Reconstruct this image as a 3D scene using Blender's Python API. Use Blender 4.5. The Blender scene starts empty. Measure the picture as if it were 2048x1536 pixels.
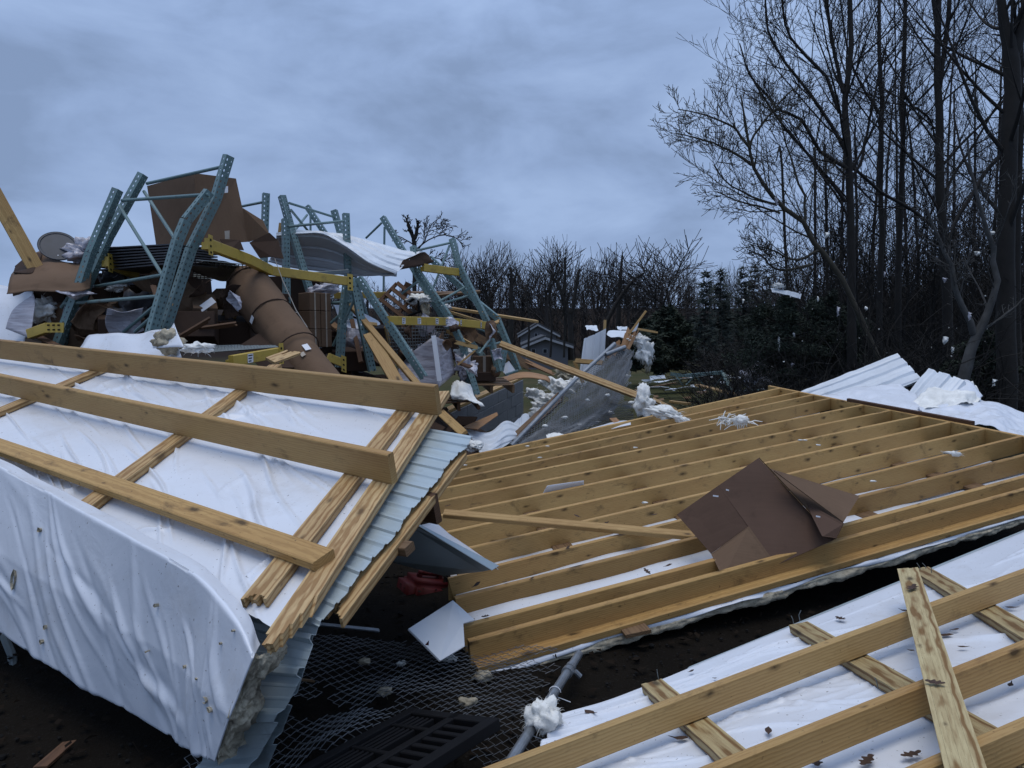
import bpy, bmesh, math, random
import numpy as np
from mathutils import Vector, Matrix, noise as mnoise

# ------------------------------------------------------------------ camera, world, sun, exposure
SC = bpy.context.scene
COL = SC.collection
F = 1400.0                       # focal length in pixels of the 2048 px wide photograph
EYE = Vector((0, 0, 1.65))
PITCH = math.atan((768 - 655) / F)
FWD = Vector((0, math.cos(PITCH), -math.sin(PITCH)))
UPV = Vector((0, math.sin(PITCH), math.cos(PITCH)))
cam = bpy.data.cameras.new('camera')
cam.sensor_width = 36
cam.lens = F / 2048 * 36
cam.clip_start = 0.05
cam.clip_end = 3000
co = bpy.data.objects.new('camera', cam)
COL.objects.link(co)
co.location = EYE
co.rotation_euler = (math.pi / 2 - PITCH, 0, 0)
SC.camera = co

SUN_EL, SUN_AZ = math.radians(84), math.radians(215)
W = bpy.data.worlds.new('World')
SC.world = W
W.use_nodes = True
nt = W.node_tree
nt.nodes.clear()
def wn(t, **k):
    n = nt.nodes.new(t)
    for a, b in k.items(): setattr(n, a, b)
    return n
def wl(a, b): nt.links.new(a, b)
def wmath(op, a, b=None):
    n = wn('ShaderNodeMath', operation=op)
    for i, v in enumerate((a, b)):
        if v is None: continue
        if isinstance(v, (int, float)): n.inputs[i].default_value = v
        else: wl(v, n.inputs[i])
    return n.outputs[0]
out = wn('ShaderNodeOutputWorld'); bg = wn('ShaderNodeBackground'); bg.inputs[1].default_value = 0.1
sky = wn('ShaderNodeTexSky', sky_type='NISHITA', sun_disc=False, sun_elevation=math.radians(12), sun_rotation=SUN_AZ)
sky.sun_elevation = SUN_EL
tc = wn('ShaderNodeTexCoord'); sep = wn('ShaderNodeSeparateXYZ'); wl(tc.outputs['Generated'], sep.inputs[0])
zz = wmath('MAXIMUM', sep.outputs[2], 0.0)
mp = wn('ShaderNodeMapping'); mp.inputs['Location'].default_value = (5.2, 2.3, 1.15); mp.inputs['Rotation'].default_value = (0.06, 0.10, 0); mp.inputs['Scale'].default_value = (1.0, 1.0, 2.3)
wl(tc.outputs['Generated'], mp.inputs[0])
n1 = wn('ShaderNodeTexNoise'); n1.inputs['Scale'].default_value = 4.6; n1.inputs['Detail'].default_value = 8; n1.inputs['Roughness'].default_value = 0.53; n1.inputs['Distortion'].default_value = 0.3
n2 = wn('ShaderNodeTexNoise'); n2.inputs['Scale'].default_value = 1.9; n2.inputs['Detail'].default_value = 2
wl(mp.outputs[0], n1.inputs['Vector']); wl(mp.outputs[0], n2.inputs['Vector'])
mixn = wmath('ADD', wmath('MULTIPLY', n1.outputs[0], 0.72), wmath('MULTIPLY', n2.outputs[0], 0.28))
ramp = wn('ShaderNodeValToRGB'); wl(mixn, ramp.inputs[0])
cr = ramp.color_ramp
cr.elements[0].position = 0.40; cr.elements[0].color = (0.230, 0.322, 0.515, 1)
cr.elements[1].position = 0.61; cr.elements[1].color = (0.352, 0.480, 0.740, 1)
e = cr.elements.new(0.5); e.color = (0.292, 0.405, 0.645, 1)
lift = wn('ShaderNodeMapRange'); wl(zz, lift.inputs[0]); lift.inputs[1].default_value = 0.3; lift.inputs[2].default_value = 1.0; lift.inputs[3].default_value = 10.0; lift.inputs[4].default_value = 17.0
mul = wn('ShaderNodeVectorMath', operation='SCALE'); wl(ramp.outputs[0], mul.inputs[0]); wl(lift.outputs[0], mul.inputs['Scale'])
mx = wn('ShaderNodeMixRGB'); mx.inputs[0].default_value = 0.95; wl(sky.outputs[0], mx.inputs[1]); wl(mul.outputs[0], mx.inputs[2])
wl(mx.outputs[0], bg.inputs[0]); wl(bg.outputs[0], out.inputs[0])

sl = bpy.data.lights.new('sun', 'SUN'); sl.energy = 1.4; sl.angle = math.radians(38); sl.color = (1, 0.93, 0.82)
so = bpy.data.objects.new('sun', sl); COL.objects.link(so)
sd = Vector((math.sin(SUN_AZ) * math.cos(SUN_EL), math.cos(SUN_AZ) * math.cos(SUN_EL), math.sin(SUN_EL)))
so.rotation_euler = sd.to_track_quat('Z', 'Y').to_euler(); so.location = sd * 50
SC.view_settings.view_transform = 'Standard'; SC.view_settings.look = 'None'
SC.view_settings.exposure = 0; SC.view_settings.gamma = 1
SC.view_settings.use_curve_mapping = False

# ------------------------------------------------------------------ helpers: rays, planes
RND = random.Random(7)
def ray(x, y): return FWD + Vector(((x - 1024) / F, 0, 0)) + UPV * ((768 - y) / F)
def P(x, y, D): return EYE + ray(x, y) * D
def G(x, y, z=0.0):
    r = ray(x, y); return EYE + r * ((z - EYE.z) / r.z)
class Plane:
    def __init__(s, a, b, c):
        s.o = a; n = (b - a).cross(c - a).normalized(); s.n = n if n.z > 0 else -n
    def at(s, x, y, h=0.0):
        r = ray(x, y); return EYE + r * ((s.o + s.n * h - EYE).dot(s.n) / r.dot(s.n))
def crop(ox, oy, s): return lambda x, y: (ox + x / s, oy + y / s)
q1 = crop(0, 300, 3.84); q2 = crop(300, 300, 3.84); q3 = crop(650, 400, 3.84); q4 = crop(880, 620, 4.551)
q6 = crop(860, 880, 3.339); a1 = crop(0, 250, 2.926); b1 = crop(850, 560, 2.926); b3 = crop(1100, 1000, 2.16)
b4 = crop(1350, 0, 2.926); b5 = crop(1350, 450, 2.934); b6 = crop(800, 420, 3.413)
def PX(c, x, y, D): return P(*c(x, y), D)

# ------------------------------------------------------------------ helpers: materials
class NT:
    def __init__(s, name):
        s.m = bpy.data.materials.new(name); s.m.use_nodes = True; s.t = s.m.node_tree
        s.b = s.t.nodes['Principled BSDF']; s.tc = None
    def n(s, t, **k):
        n = s.t.nodes.new('ShaderNode' + t)
        for a, b in k.items():
            if a in n.inputs and not hasattr(n, a): n.inputs[a].default_value = b
            elif hasattr(n, a): setattr(n, a, b)
            else: n.inputs[a].default_value = b
        return n
    def l(s, a, b): s.t.links.new(a, b)
    def coord(s, kind='Object', scale=(1, 1, 1), rnd=True):
        tc = s.n('TexCoord'); mp = s.n('Mapping'); mp.inputs['Scale'].default_value = scale
        if rnd:
            oi = s.n('ObjectInfo'); mu = s.n('Math', operation='MULTIPLY'); mu.inputs[1].default_value = 37.0
            s.l(oi.outputs['Random'], mu.inputs[0])
            ad = s.n('VectorMath', operation='ADD'); cb = s.n('CombineXYZ'); s.l(mu.outputs[0], cb.inputs[0])
            s.l(tc.outputs[kind], ad.inputs[0]); s.l(cb.outputs[0], ad.inputs[1]); s.l(ad.outputs[0], mp.inputs[0])
        else: s.l(tc.outputs[kind], mp.inputs[0])
        return mp.outputs[0]
    def noise(s, v, scale, detail=4, rough=0.55, dist=0.0):
        n = s.n('TexNoise'); n.inputs['Scale'].default_value = scale; n.inputs['Detail'].default_value = detail
        n.inputs['Roughness'].default_value = rough; n.inputs['Distortion'].default_value = dist
        s.l(v, n.inputs['Vector']); return n.outputs[0]
    def ramp(s, v, stops):
        r = s.n('ValToRGB'); s.l(v, r.inputs[0]); els = r.color_ramp.elements
        while len(els) < len(stops): els.new(0.5)
        for e, (p, c) in zip(els, stops):
            e.position = p; e.color = (c[0], c[1], c[2], 1) if isinstance(c, (tuple, list)) else (c, c, c, 1)
        return r.outputs[0]
    def mix(s, f, a, b, mode='MIX'):
        m = s.n('MixRGB', blend_type=mode)
        for i, v in enumerate((f, a, b)):
            if isinstance(v, (int, float)): m.inputs[i].default_value = v if i == 0 else (v, v, v, 1)
            elif isinstance(v, tuple): m.inputs[i].default_value = (*v, 1)
            else: s.l(v, m.inputs[i])
        return m.outputs[0]
    def base(s, v):
        if isinstance(v, tuple): s.b.inputs['Base Color'].default_value = (*v, 1)
        else: s.l(v, s.b.inputs['Base Color'])
    def set(s, rough=0.6, metal=0.0, spec=None):
        s.b.inputs['Roughness'].default_value = rough; s.b.inputs['Metallic'].default_value = metal
        if spec is not None: s.b.inputs['Specular IOR Level'].default_value = spec
    def bump(s, v, strength=0.3, dist=0.01):
        b = s.n('Bump'); b.inputs['Strength'].default_value = strength; b.inputs['Distance'].default_value = dist
        s.l(v, b.inputs['Height']); s.l(b.outputs[0], s.b.inputs['Normal'])

def wood(name, light, dark, grain=0.5, knots=0.5, dirt=0.4, gscale=24, tint=(0.5, 0.25, 0.1)):
    m = NT(name); v = m.coord(scale=(0.22, 1, 1))
    wv = m.n('TexWave', wave_type='RINGS', rings_direction='X')
    ofs = m.n('VectorMath', operation='ADD'); ofs.inputs[1].default_value = (0, 0.012, -0.055); m.l(v, ofs.inputs[0])
    m.l(ofs.outputs[0], wv.inputs['Vector'])
    wv.inputs['Scale'].default_value = gscale; wv.inputs['Distortion'].default_value = 3.2; wv.inputs['Detail'].default_value = 1.6
    wv.inputs['Detail Scale'].default_value = 2.2; wv.inputs['Detail Roughness'].default_value = 0.55
    g = m.ramp(wv.outputs['Fac'], [(0.15, 0.0), (0.62, 0.25), (0.92, 1.0)])
    v2 = m.coord(scale=(1.2, 14, 14)); fine = m.noise(v2, 9, 5, 0.65)
    big = m.noise(m.coord(scale=(0.7, 3, 3)), 1.6, 3)
    mul = m.n('Math', operation='MULTIPLY'); m.l(g, mul.inputs[0]); mul.inputs[1].default_value = grain
    c = m.mix(mul.outputs[0], light, dark)
    c = m.mix(m.ramp(fine, [(0.42, 0.0), (0.75, 0.5 * grain + 0.1)]), c, dark)
    c = m.mix(m.ramp(big, [(0.4, 0.0), (0.75, 0.55)]), c, m.mix(0.5, c, tint, 'MULTIPLY'))
    # knots
    vo = m.n('TexVoronoi', feature='F1', voronoi_dimensions='2D'); sx_ = m.n('SeparateXYZ'); m.l(m.coord(), sx_.inputs[0])
    yz = m.n('Math', operation='ADD'); m.l(sx_.outputs[1], yz.inputs[0]); m.l(sx_.outputs[2], yz.inputs[1])
    yz2 = m.n('Math', operation='MULTIPLY'); m.l(yz.outputs[0], yz2.inputs[0]); yz2.inputs[1].default_value = 8.5
    xx = m.n('Math', operation='MULTIPLY'); m.l(sx_.outputs[0], xx.inputs[0]); xx.inputs[1].default_value = 3.4
    kc = m.n('CombineXYZ'); m.l(xx.outputs[0], kc.inputs[0]); m.l(yz2.outputs[0], kc.inputs[1])
    m.l(kc.outputs[0], vo.inputs['Vector']); vo.inputs['Scale'].default_value = 1.0
    cs = m.n('SeparateXYZ'); m.l(vo.outputs['Color'], cs.inputs[0])
    gate = m.ramp(cs.outputs[0], [(0.66, 0.0), (0.70, 0.4), (1.0, 1.0)]); wob = m.noise(m.coord(), 26, 2)
    dd = m.n('Math', operation='DIVIDE'); wa_ = m.n('Math', operation='MULTIPLY_ADD'); m.l(wob, wa_.inputs[0]); wa_.inputs[1].default_value = 0.16; m.l(vo.outputs['Distance'], wa_.inputs[2])
    m.l(wa_.outputs[0], dd.inputs[0]); gg = m.n('Math', operation='ADD'); m.l(gate, gg.inputs[0]); gg.inputs[1].default_value = 0.02; m.l(gg.outputs[0], dd.inputs[1])
    k = m.ramp(dd.outputs[0], [(0.14, knots), (0.20, knots * 0.55), (0.30, 0.0)])
    c = m.mix(k, c, tuple(x * 0.22 for x in dark))
    # mud spatter, dark rot stains, specks
    st = m.noise(m.coord(scale=(1.3, 2.2, 2.2)), 3.4, 6, 0.72, 0.4)
    c = m.mix(m.ramp(st, [(0.56, 0.0), (0.63, dirt * 0.35), (0.74, dirt)]), c, (0.035, 0.022, 0.012))
    sp = m.noise(m.coord(scale=(1, 1, 1)), 55, 3, 0.6)
    c = m.mix(m.ramp(sp, [(0.66, 0.0), (0.72, dirt * 0.8)]), c, (0.03, 0.018, 0.01))
    oi = m.n('ObjectInfo'); w1 = m.n('TexWhiteNoise', noise_dimensions='1D'); m.l(oi.outputs['Random'], w1.inputs['W'])
    c = m.mix(1.0, c, m.ramp(oi.outputs['Random'], [(0.0, (0.74, 0.72, 0.70)), (0.35, (0.98, 0.95, 0.90)), (0.7, (1.0, 1.0, 1.0)), (1.0, (1.14, 1.15, 1.16))]), 'MULTIPLY')
    c = m.mix(m.ramp(w1.outputs['Value'], [(0.3, 0.0), (1.0, 0.35)]), c, m.mix(1.0, c, (0.95, 1.0, 1.1), 'MULTIPLY'))
    m.base(c); m.set(0.62, spec=0.3)
    m.bump(m.mix(0.5, wv.outputs['Fac'], fine), 0.25, 0.002)
    return m.m
M = {}
M['spruce'] = wood('spruce_lumber', (0.46, 0.29, 0.108), (0.26, 0.145, 0.046), 0.45, 0.9, 0.85, 30)
M['spruce2'] = wood('weathered_spruce_lumber', (0.43, 0.28, 0.112), (0.26, 0.145, 0.048), 0.4, 0.9, 0.7, 28)
M['pine'] = wood('yellow_pine_lumber', (0.50, 0.345, 0.165), (0.24, 0.125, 0.042), 0.8, 0.7, 0.3, 19)
M['treated'] = wood('treated_pine_board', (0.46, 0.37, 0.19), (0.19, 0.105, 0.035), 1.0, 0.85, 0.25, 14)
M['oldwood'] = wood('old_barn_lumber', (0.20, 0.125, 0.065), (0.09, 0.05, 0.025), 0.7, 0.6, 0.6, 26)
M['brownwood'] = wood('dark_brown_lumber', (0.13, 0.068, 0.035), (0.06, 0.03, 0.016), 0.6, 0.5, 0.4, 26)
M['osb'] = wood('plywood_face', (0.38, 0.22, 0.11), (0.24, 0.12, 0.05), 0.4, 0.4, 0.3, 12)

def simple(name, col, rough=0.6, metal=0.0, var=0.25, vscale=3.0, bump=0.0, bscale=40, dirt=None, dth=(0.55, 0.75), spec=None, kind='Object'):
    m = NT(name); v = m.coord(kind)
    n = m.noise(v, vscale, 5, 0.6)
    c = m.mix(m.ramp(n, [(0.3, 0.0), (0.7, 1.0)]), tuple(x * (1 - var) for x in col), tuple(min(1, x * (1 + var * 0.6)) for x in col))
    if dirt:
        d = m.noise(v, vscale * 2.7, 6, 0.7, 0.3); c = m.mix(m.ramp(d, [(dth[0], 0.0), (dth[1], 0.8)]), c, dirt)
    m.base(c); m.set(rough, metal, spec)
    if bump: m.bump(m.noise(v, bscale, 5, 0.6), bump, 0.01)
    return m.m
def vinyl():
    m = NT('white_vinyl_facing'); v = m.coord()
    c = m.mix(m.ramp(m.noise(v, 1.4, 5, 0.6), [(0.3, 0.0), (0.7, 1.0)]), (0.64, 0.67, 0.72), (0.69, 0.715, 0.76))
    c = m.mix(m.ramp(m.noise(v, 2.3, 7, 0.72, 0.4), [(0.54, 0.0), (0.78, 0.55)]), c, (0.42, 0.40, 0.37))
    c = m.mix(m.ramp(m.noise(v, 75, 2, 0.5), [(0.70, 0.0), (0.745, 0.75)]), c, (0.10, 0.085, 0.07))
    m.base(c); m.set(0.33); w = m.noise(v, 5, 6, 0.6, 0.6); m.bump(w, 0.22, 0.02); return m.m
M['vinyl'] = vinyl()
M['metal'] = simple('galvalume_siding', (0.42, 0.49, 0.51), 0.38, 0.35, 0.14, 2.0, 0.05, 9, (0.16, 0.17, 0.17), (0.58, 0.8))
M['whitemetal'] = simple('white_painted_siding', (0.62, 0.66, 0.70), 0.4, 0.0, 0.1, 2.0, 0.05, 6, (0.22, 0.21, 0.2), (0.63, 0.85))
M['darkmetal'] = simple('dark_grey_metal_trim', (0.14, 0.165, 0.17), 0.45, 0.3, 0.2, 3.0)
M['galv'] = simple('galvanised_pipe', (0.26, 0.28, 0.30), 0.42, 0.6, 0.25, 18.0, 0.05, 60)
M['wire'] = simple('galvanised_wire', (0.20, 0.205, 0.21), 0.5, 0.5, 0.3, 3.0)
M['teal'] = simple('teal_rack_paint', (0.130, 0.205, 0.205), 0.42, 0.0, 0.22, 3.0, 0.0, 40, (0.085, 0.055, 0.04), (0.58, 0.74))
M['yellow'] = simple('yellow_beam_paint', (0.47, 0.325, 0.055), 0.42, 0.0, 0.15, 3.0, 0.0, 40, (0.12, 0.07, 0.025), (0.55, 0.74))
M['insul'] = simple('white_fibreglass_insulation', (0.78, 0.78, 0.74), 0.95, 0, 0.18, 6.0, 0.6, 45, (0.42, 0.37, 0.26), (0.6, 0.85))
M['dirtyinsul'] = simple('dirty_fibreglass_insulation', (0.42, 0.37, 0.27), 0.97, 0, 0.4, 9.0, 0.8, 50, (0.09, 0.07, 0.05), (0.5, 0.7))
M['blackplastic'] = simple('black_plastic', (0.004, 0.004, 0.005), 0.75, 0, 0.3, 5.0, 0.05, 30, spec=0.2)
M['greyplastic'] = simple('grey_plastic_lid', (0.035, 0.042, 0.055), 0.5, 0, 0.3, 5.0, 0.03, 30)
M['red'] = simple('dark_red_plastic', (0.060, 0.004, 0.004), 0.6, 0, 0.3, 5.0, spec=0.2)
M['paper'] = simple('white_label_paper', (0.72, 0.73, 0.75), 0.7, 0, 0.05, 5.0)
M['tape'] = simple('packing_tape', (0.36, 0.31, 0.25), 0.3, 0, 0.2, 8.0)
M['board'] = simple('white_panel_board', (0.66, 0.68, 0.70), 0.5, 0, 0.06, 3.0, 0.02, 30, (0.3, 0.28, 0.26), (0.7, 0.9))
M['barkdark'] = simple('dark_tree_bark', (0.013, 0.0115, 0.010), 0.95, 0, 0.4, 4.0, 0.5, 14)
M['barkfar'] = simple('distant_tree_bark', (0.026, 0.022, 0.020), 0.95, 0, 0.4, 0.4)
M['barkgrey'] = simple('pale_grey_bark', (0.055, 0.055, 0.053), 0.95, 0, 0.5, 5.0, 0.4, 14, (0.04, 0.04, 0.035), (0.5, 0.7))
M['barkolive'] = simple('mottled_olive_bark', (0.042, 0.037, 0.026), 0.95, 0, 0.4, 5.0, 0.4, 14)
M['splinter'] = simple('fresh_split_wood', (0.42, 0.28, 0.14), 0.8, 0, 0.3, 12)
M['leaf'] = simple('dead_brown_leaf', (0.055, 0.028, 0.016), 0.8, 0, 0.4, 9.0)
M['needles'] = simple('evergreen_needles', (0.020, 0.030, 0.017), 0.9, 0, 0.5, 1.2)
M['conifer'] = simple('distant_conifer_needles', (0.020, 0.029, 0.022), 0.9, 0, 0.5, 0.4)
M['litter'] = simple('wet_leaf_litter', (0.013, 0.009, 0.006), 0.9, 0, 0.5, 9.0, spec=0.08)
M['stone'] = simple('gravel_stone', (0.014, 0.0135, 0.013), 0.95, 0, 0.5, 9.0, spec=0.08)
M['house'] = simple('pale_house_siding', (0.13, 0.13, 0.14), 0.8, 0, 0.12, 0.6)
M['roof'] = simple('grey_shingle_roof', (0.05, 0.052, 0.058), 0.85, 0, 0.25, 1.2)
M['glass'] = simple('dark_window_glass', (0.02, 0.022, 0.028), 0.15, 0, 0.1, 1)
M['trim'] = simple('white_trim', (0.33, 0.34, 0.36), 0.6, 0, 0.1, 1)
M['rubber'] = simple('dark_grey_sheet_stack', (0.05, 0.05, 0.055), 0.5, 0.1, 0.4, 6)
M['cable'] = simple('pale_strapping', (0.25, 0.23, 0.2), 0.6)

def cardboard(name, col):
    m = NT(name); v = m.coord()
    n = m.noise(v, 2.0, 5, 0.6); f = m.noise(m.coord(scale=(1, 30, 1)), 5, 3)
    c = m.mix(m.ramp(n, [(0.3, 0.0), (0.72, 1.0)]), tuple(x * 0.72 for x in col), col)
    c = m.mix(m.ramp(f, [(0.4, 0.0), (0.8, 0.25)]), c, tuple(x * 1.25 for x in col))
    d = m.noise(v, 5.5, 6, 0.7); c = m.mix(m.ramp(d, [(0.58, 0.0), (0.75, 0.6)]), c, tuple(x * 0.45 for x in col))
    m.base(c); m.set(0.85, spec=0.2); m.bump(n, 0.2, 0.01); return m.m
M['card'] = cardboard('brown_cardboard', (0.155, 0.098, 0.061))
M['carddark'] = cardboard('dark_cardboard', (0.060, 0.037, 0.026))  # much darker tone of the brown cardboard
M['cardbox'] = cardboard('shade_toned_box_cardboard', (0.100, 0.060, 0.042))  # shade on the box's darker faces is put into this colour

def film():
    m = NT('clear_plastic_wrap'); v = m.coord(scale=(1.2, 1.2, 9))
    n = m.noise(v, 3.2, 5, 0.6, 0.5)
    m.base(m.mix(m.ramp(n, [(0.35, 0.0), (0.7, 1.0)]), (0.28, 0.265, 0.29), (0.54, 0.54, 0.60)))
    m.set(0.25); m.bump(n, 0.5, 0.012); return m.m
M['film'] = film()
def block():
    m = NT('grey_concrete_block'); v = m.coord()
    n = m.noise(v, 30, 5, 0.7); b = m.noise(v, 3, 4)
    c = m.mix(b, (0.16, 0.165, 0.17), (0.26, 0.265, 0.27)); c = m.mix(m.ramp(n, [(0.5, 0.0), (0.75, 0.5)]), c, (0.07, 0.07, 0.07))
    m.base(c); m.set(0.95); m.bump(n, 0.5, 0.006); return m.m
M['block'] = block()
def ground():
    m = NT('soil_gravel_and_winter_grass'); v = m.coord(rnd=False)
    sep = m.n('SeparateXYZ'); m.l(v, sep.inputs[0])
    n = m.noise(v, 2.2, 6, 0.65); f = m.noise(v, 60, 4, 0.7); l = m.noise(v, 0.35, 5, 0.6)
    soil = m.mix(n, (0.005, 0.004, 0.003), (0.015, 0.012, 0.009)); soil = m.mix(m.ramp(f, [(0.57, 0.0), (0.70, 0.5)]), soil, (0.032, 0.029, 0.025))
    gr = m.mix(m.ramp(l, [(0.3, 0.0), (0.7, 1.0)]), (0.038, 0.046, 0.018), (0.082, 0.068, 0.034)); gr = m.mix(m.ramp(n, [(0.45, 0.0), (0.7, 0.6)]), gr, (0.028, 0.030, 0.014))
    lit = m.mix(n, (0.014, 0.010, 0.008), (0.030, 0.021, 0.015))
    ymap = m.n('MapRange'); m.l(sep.outputs[1], ymap.inputs[0]); ymap.inputs[1].default_value = 8; ymap.inputs[2].default_value = 12
    c = m.mix(ymap.outputs[0], soil, gr)
    y2 = m.n('MapRange'); m.l(sep.outputs[1], y2.inputs[0]); y2.inputs[1].default_value = 62; y2.inputs[2].default_value = 80
    c = m.mix(y2.outputs[0], c, lit)
    m.base(c); m.set(0.97, spec=0.06); m.bump(f, 0.6, 0.02); return m.m
M['ground'] = ground()

# ------------------------------------------------------------------ helpers: objects
WM = {}
def tag(o, label=None, cat=None, group=None, kind=None):
    if label: o['label'] = label
    if cat: o['category'] = cat
    if group: o['group'] = group
    if kind: o['kind'] = kind
    return o
def place(o, Mx, parent):
    COL.objects.link(o)
    if parent is not None:
        o.parent = parent; o.matrix_parent_inverse = WM[parent.name].inverted()
    o.matrix_basis = Mx; WM[o.name] = Mx.copy()
    return o
def thing(name, label, cat, loc, group=None):
    o = bpy.data.objects.new(name, None); o.empty_display_size = 0.2
    place(o, Matrix.Translation(loc), None); return tag(o, label, cat, group)
def add(name, verts, faces, mat, parent=None, Mx=None, smooth=False, solid=0.0, bevel=0.0, **tg):
    me = bpy.data.meshes.new(name)
    if Mx is None:
        vs = np.asarray([tuple(v) for v in verts], dtype=float) if not isinstance(verts, np.ndarray) else verts
        c = (vs.min(0) + vs.max(0)) / 2 if parent is not None else np.array([(vs[:, 0].min() + vs[:, 0].max()) / 2, (vs[:, 1].min() + vs[:, 1].max()) / 2, vs[:, 2].min()])
        vs = vs - c; Mx = Matrix.Translation(Vector(c))
    else: vs = verts
    me.from_pydata([tuple(v) for v in vs], [], faces if isinstance(faces, list) else faces.tolist())
    me.materials.append(M[mat] if isinstance(mat, str) else mat)
    if smooth: me.polygons.foreach_set('use_smooth', [True] * len(me.polygons))
    me.update()
    o = bpy.data.objects.new(name, me); place(o, Mx, parent)
    if bevel:
        b = o.modifiers.new('bevel', 'BEVEL'); b.width = bevel; b.segments = 1
    if solid:
        s = o.modifiers.new('solid', 'SOLIDIFY'); s.thickness = abs(solid); s.offset = -1 if solid > 0 else 1
    return tag(o, **tg)
def frame(a, b, up):
    X = (b - a); L = X.length; X = X / L
    Z = (up - X * up.dot(X)).normalized(); Y = Z.cross(X)
    Mx = Matrix((X, Y, Z)).transposed().to_4x4(); return X, Y, Z, L, Mx
BROWN = ['plank']
def plank(a, b, up, w, t, mat='spruce', name='plank', parent=None, anchor=(0, 0), broken=(0, 0), bow=0.0, seed=None, skew=0, **tg):
    r = random.Random(seed if seed is not None else RND.random())
    X, Y, Z, L, Mx = frame(a, b, up)
    Mx.translation = (a + b) / 2 + Y * (anchor[0] * w) + Z * (anchor[1] * t)
    vs, fs = [], []
    def prism(y0, y1, x0a, x1a, x0b, x1b, c, nseg):
        base = len(vs)
        ring = [(y0 + c, -t / 2), (y1 - c, -t / 2), (y1, -t / 2 + c), (y1, t / 2 - c), (y1 - c, t / 2), (y0 + c, t / 2), (y0, t / 2 - c), (y0, -t / 2 + c)] if c else [(y0, -t / 2), (y1, -t / 2), (y1, t / 2), (y0, t / 2)]
        k = len(ring)
        for i in range(nseg + 1):
            s = i / nseg
            for (y, z) in ring:
                fz = (z + t / 2) / t
                xa = x0a + (x1a - x0a) * fz; xb = x0b + (x1b - x0b) * fz
                vs.append((xa + (xb - xa) * s, y, z + bow * 4 * s * (1 - s)))
        for i in range(nseg):
            for j in range(k):
                p = base + i * k + j; q = base + i * k + (j + 1) % k
                fs.append((p, q, q + k, p + k))
        fs.append(tuple(base + j for j in reversed(range(k)))); fs.append(tuple(base + nseg * k + j for j in range(k)))
    h = L / 2
    if broken == (0, 0): prism(-w / 2, w / 2, -h, -h, h, h, min(0.004, t * 0.1), 4 if bow else 1)
    else:
        k = max(4, int(w / 0.011)); ys = [-w / 2 + w * i / k for i in range(k + 1)]
        ja = jb = 0
        for i in range(k):
            ja = 0.55 * ja + 0.45 * r.uniform(0, 1) ** 1.6 * 2; jb = 0.55 * jb + 0.45 * r.uniform(0, 1) ** 1.6 * 2
            da, db = ja * broken[0], jb * broken[1] * (.25 if skew else 1) + skew * abs(i / k - .3) ** 1.3
            prism(ys[i] + 0.0002 * (i % 2), ys[i + 1] - 0.0002, -h + da, -h + da * r.uniform(.5, 1.3), h - db, h - db * r.uniform(.5, 1.3), 0, 1)
    return add(name, vs, fs, mat, parent, Mx, **tg)

def grid(f, nu, nv):
    vs = [f(i / nu, j / nv) for j in range(nv + 1) for i in range(nu + 1)]
    fs = [(j * (nu + 1) + i, j * (nu + 1) + i + 1, (j + 1) * (nu + 1) + i + 1, (j + 1) * (nu + 1) + i) for j in range(nv) for i in range(nu)]
    return vs, fs
def cr_eval(pts, t):
    n = len(pts) - 1
    if n == 1: return pts[0].lerp(pts[1], t)
    x = min(max(t, 0), 1) * n; i = min(int(x), n - 1); s = x - i
    p1, p2 = pts[i], pts[i + 1]; p0 = pts[i - 1] if i > 0 else p1 * 2 - p2; p3 = pts[i + 2] if i + 2 <= n else p2 * 2 - p1
    return (p1 * 2 + (p2 - p0) * s + (p0 * 2 - p1 * 5 + p2 * 4 - p3) * s * s + (p1 * 3 - p0 - p2 * 3 + p3) * s ** 3) * 0.5
def lin_eval(pts, t):
    n = len(pts) - 1; x = min(max(t, 0), 1) * n; i = min(int(x), n - 1); return pts[i].lerp(pts[i + 1], x - i)
def loft(rows, cu=True, cv=True):
    eu = cr_eval if cu else lin_eval; ev = cr_eval if cv else lin_eval
    return lambda u, v: ev([eu(r, u) for r in rows], v)
def disp_grid(S, nu, nv, dfun):
    """grid of S with displacement dfun(u metres, v metres, u, v) along its normal"""
    A = [[S(i / nu, j / nv) for i in range(nu + 1)] for j in range(nv + 1)]
    lu = sum((A[nv // 2][i + 1] - A[nv // 2][i]).length for i in range(nu)); lv = sum((A[j + 1][nu // 2] - A[j][nu // 2]).length for j in range(nv))
    vs = []
    for j in range(nv + 1):
        for i in range(nu + 1):
            du = A[j][min(i + 1, nu)] - A[j][max(i - 1, 0)]; dv = A[min(j + 1, nv)][i] - A[max(j - 1, 0)][i]
            n = du.cross(dv); n = n.normalized() if n.length > 1e-9 else Vector((0, 0, 1))
            vs.append(A[j][i] + n * dfun(i / nu * lu, j / nv * lv, i / nu, j / nv))
    fs = [(j * (nu + 1) + i, j * (nu + 1) + i + 1, (j + 1) * (nu + 1) + i + 1, (j + 1) * (nu + 1) + i) for j in range(nv) for i in range(nu)]
    return vs, fs
def rib(x, pitch=0.2286, h=0.019):
    m = (x % pitch) / pitch
    r = max(0, min(1, (0.5 - abs(m - 0.5) - 0.36) / 0.05)) * h if abs(m - .5) < .14 else 0
    if abs(m - 0.5) < 0.14: r = h * max(0, min(1, (0.14 - abs(m - 0.5)) / 0.06))
    for c in (0.14, 0.86):
        r += h * 0.12 * max(0, 1 - abs(m - c) / 0.035)
    return r
def fbm(x, y, z=0.0, o=4): return mnoise.fractal(Vector((x, y, z)), 1.0, 2.0, o)
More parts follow.
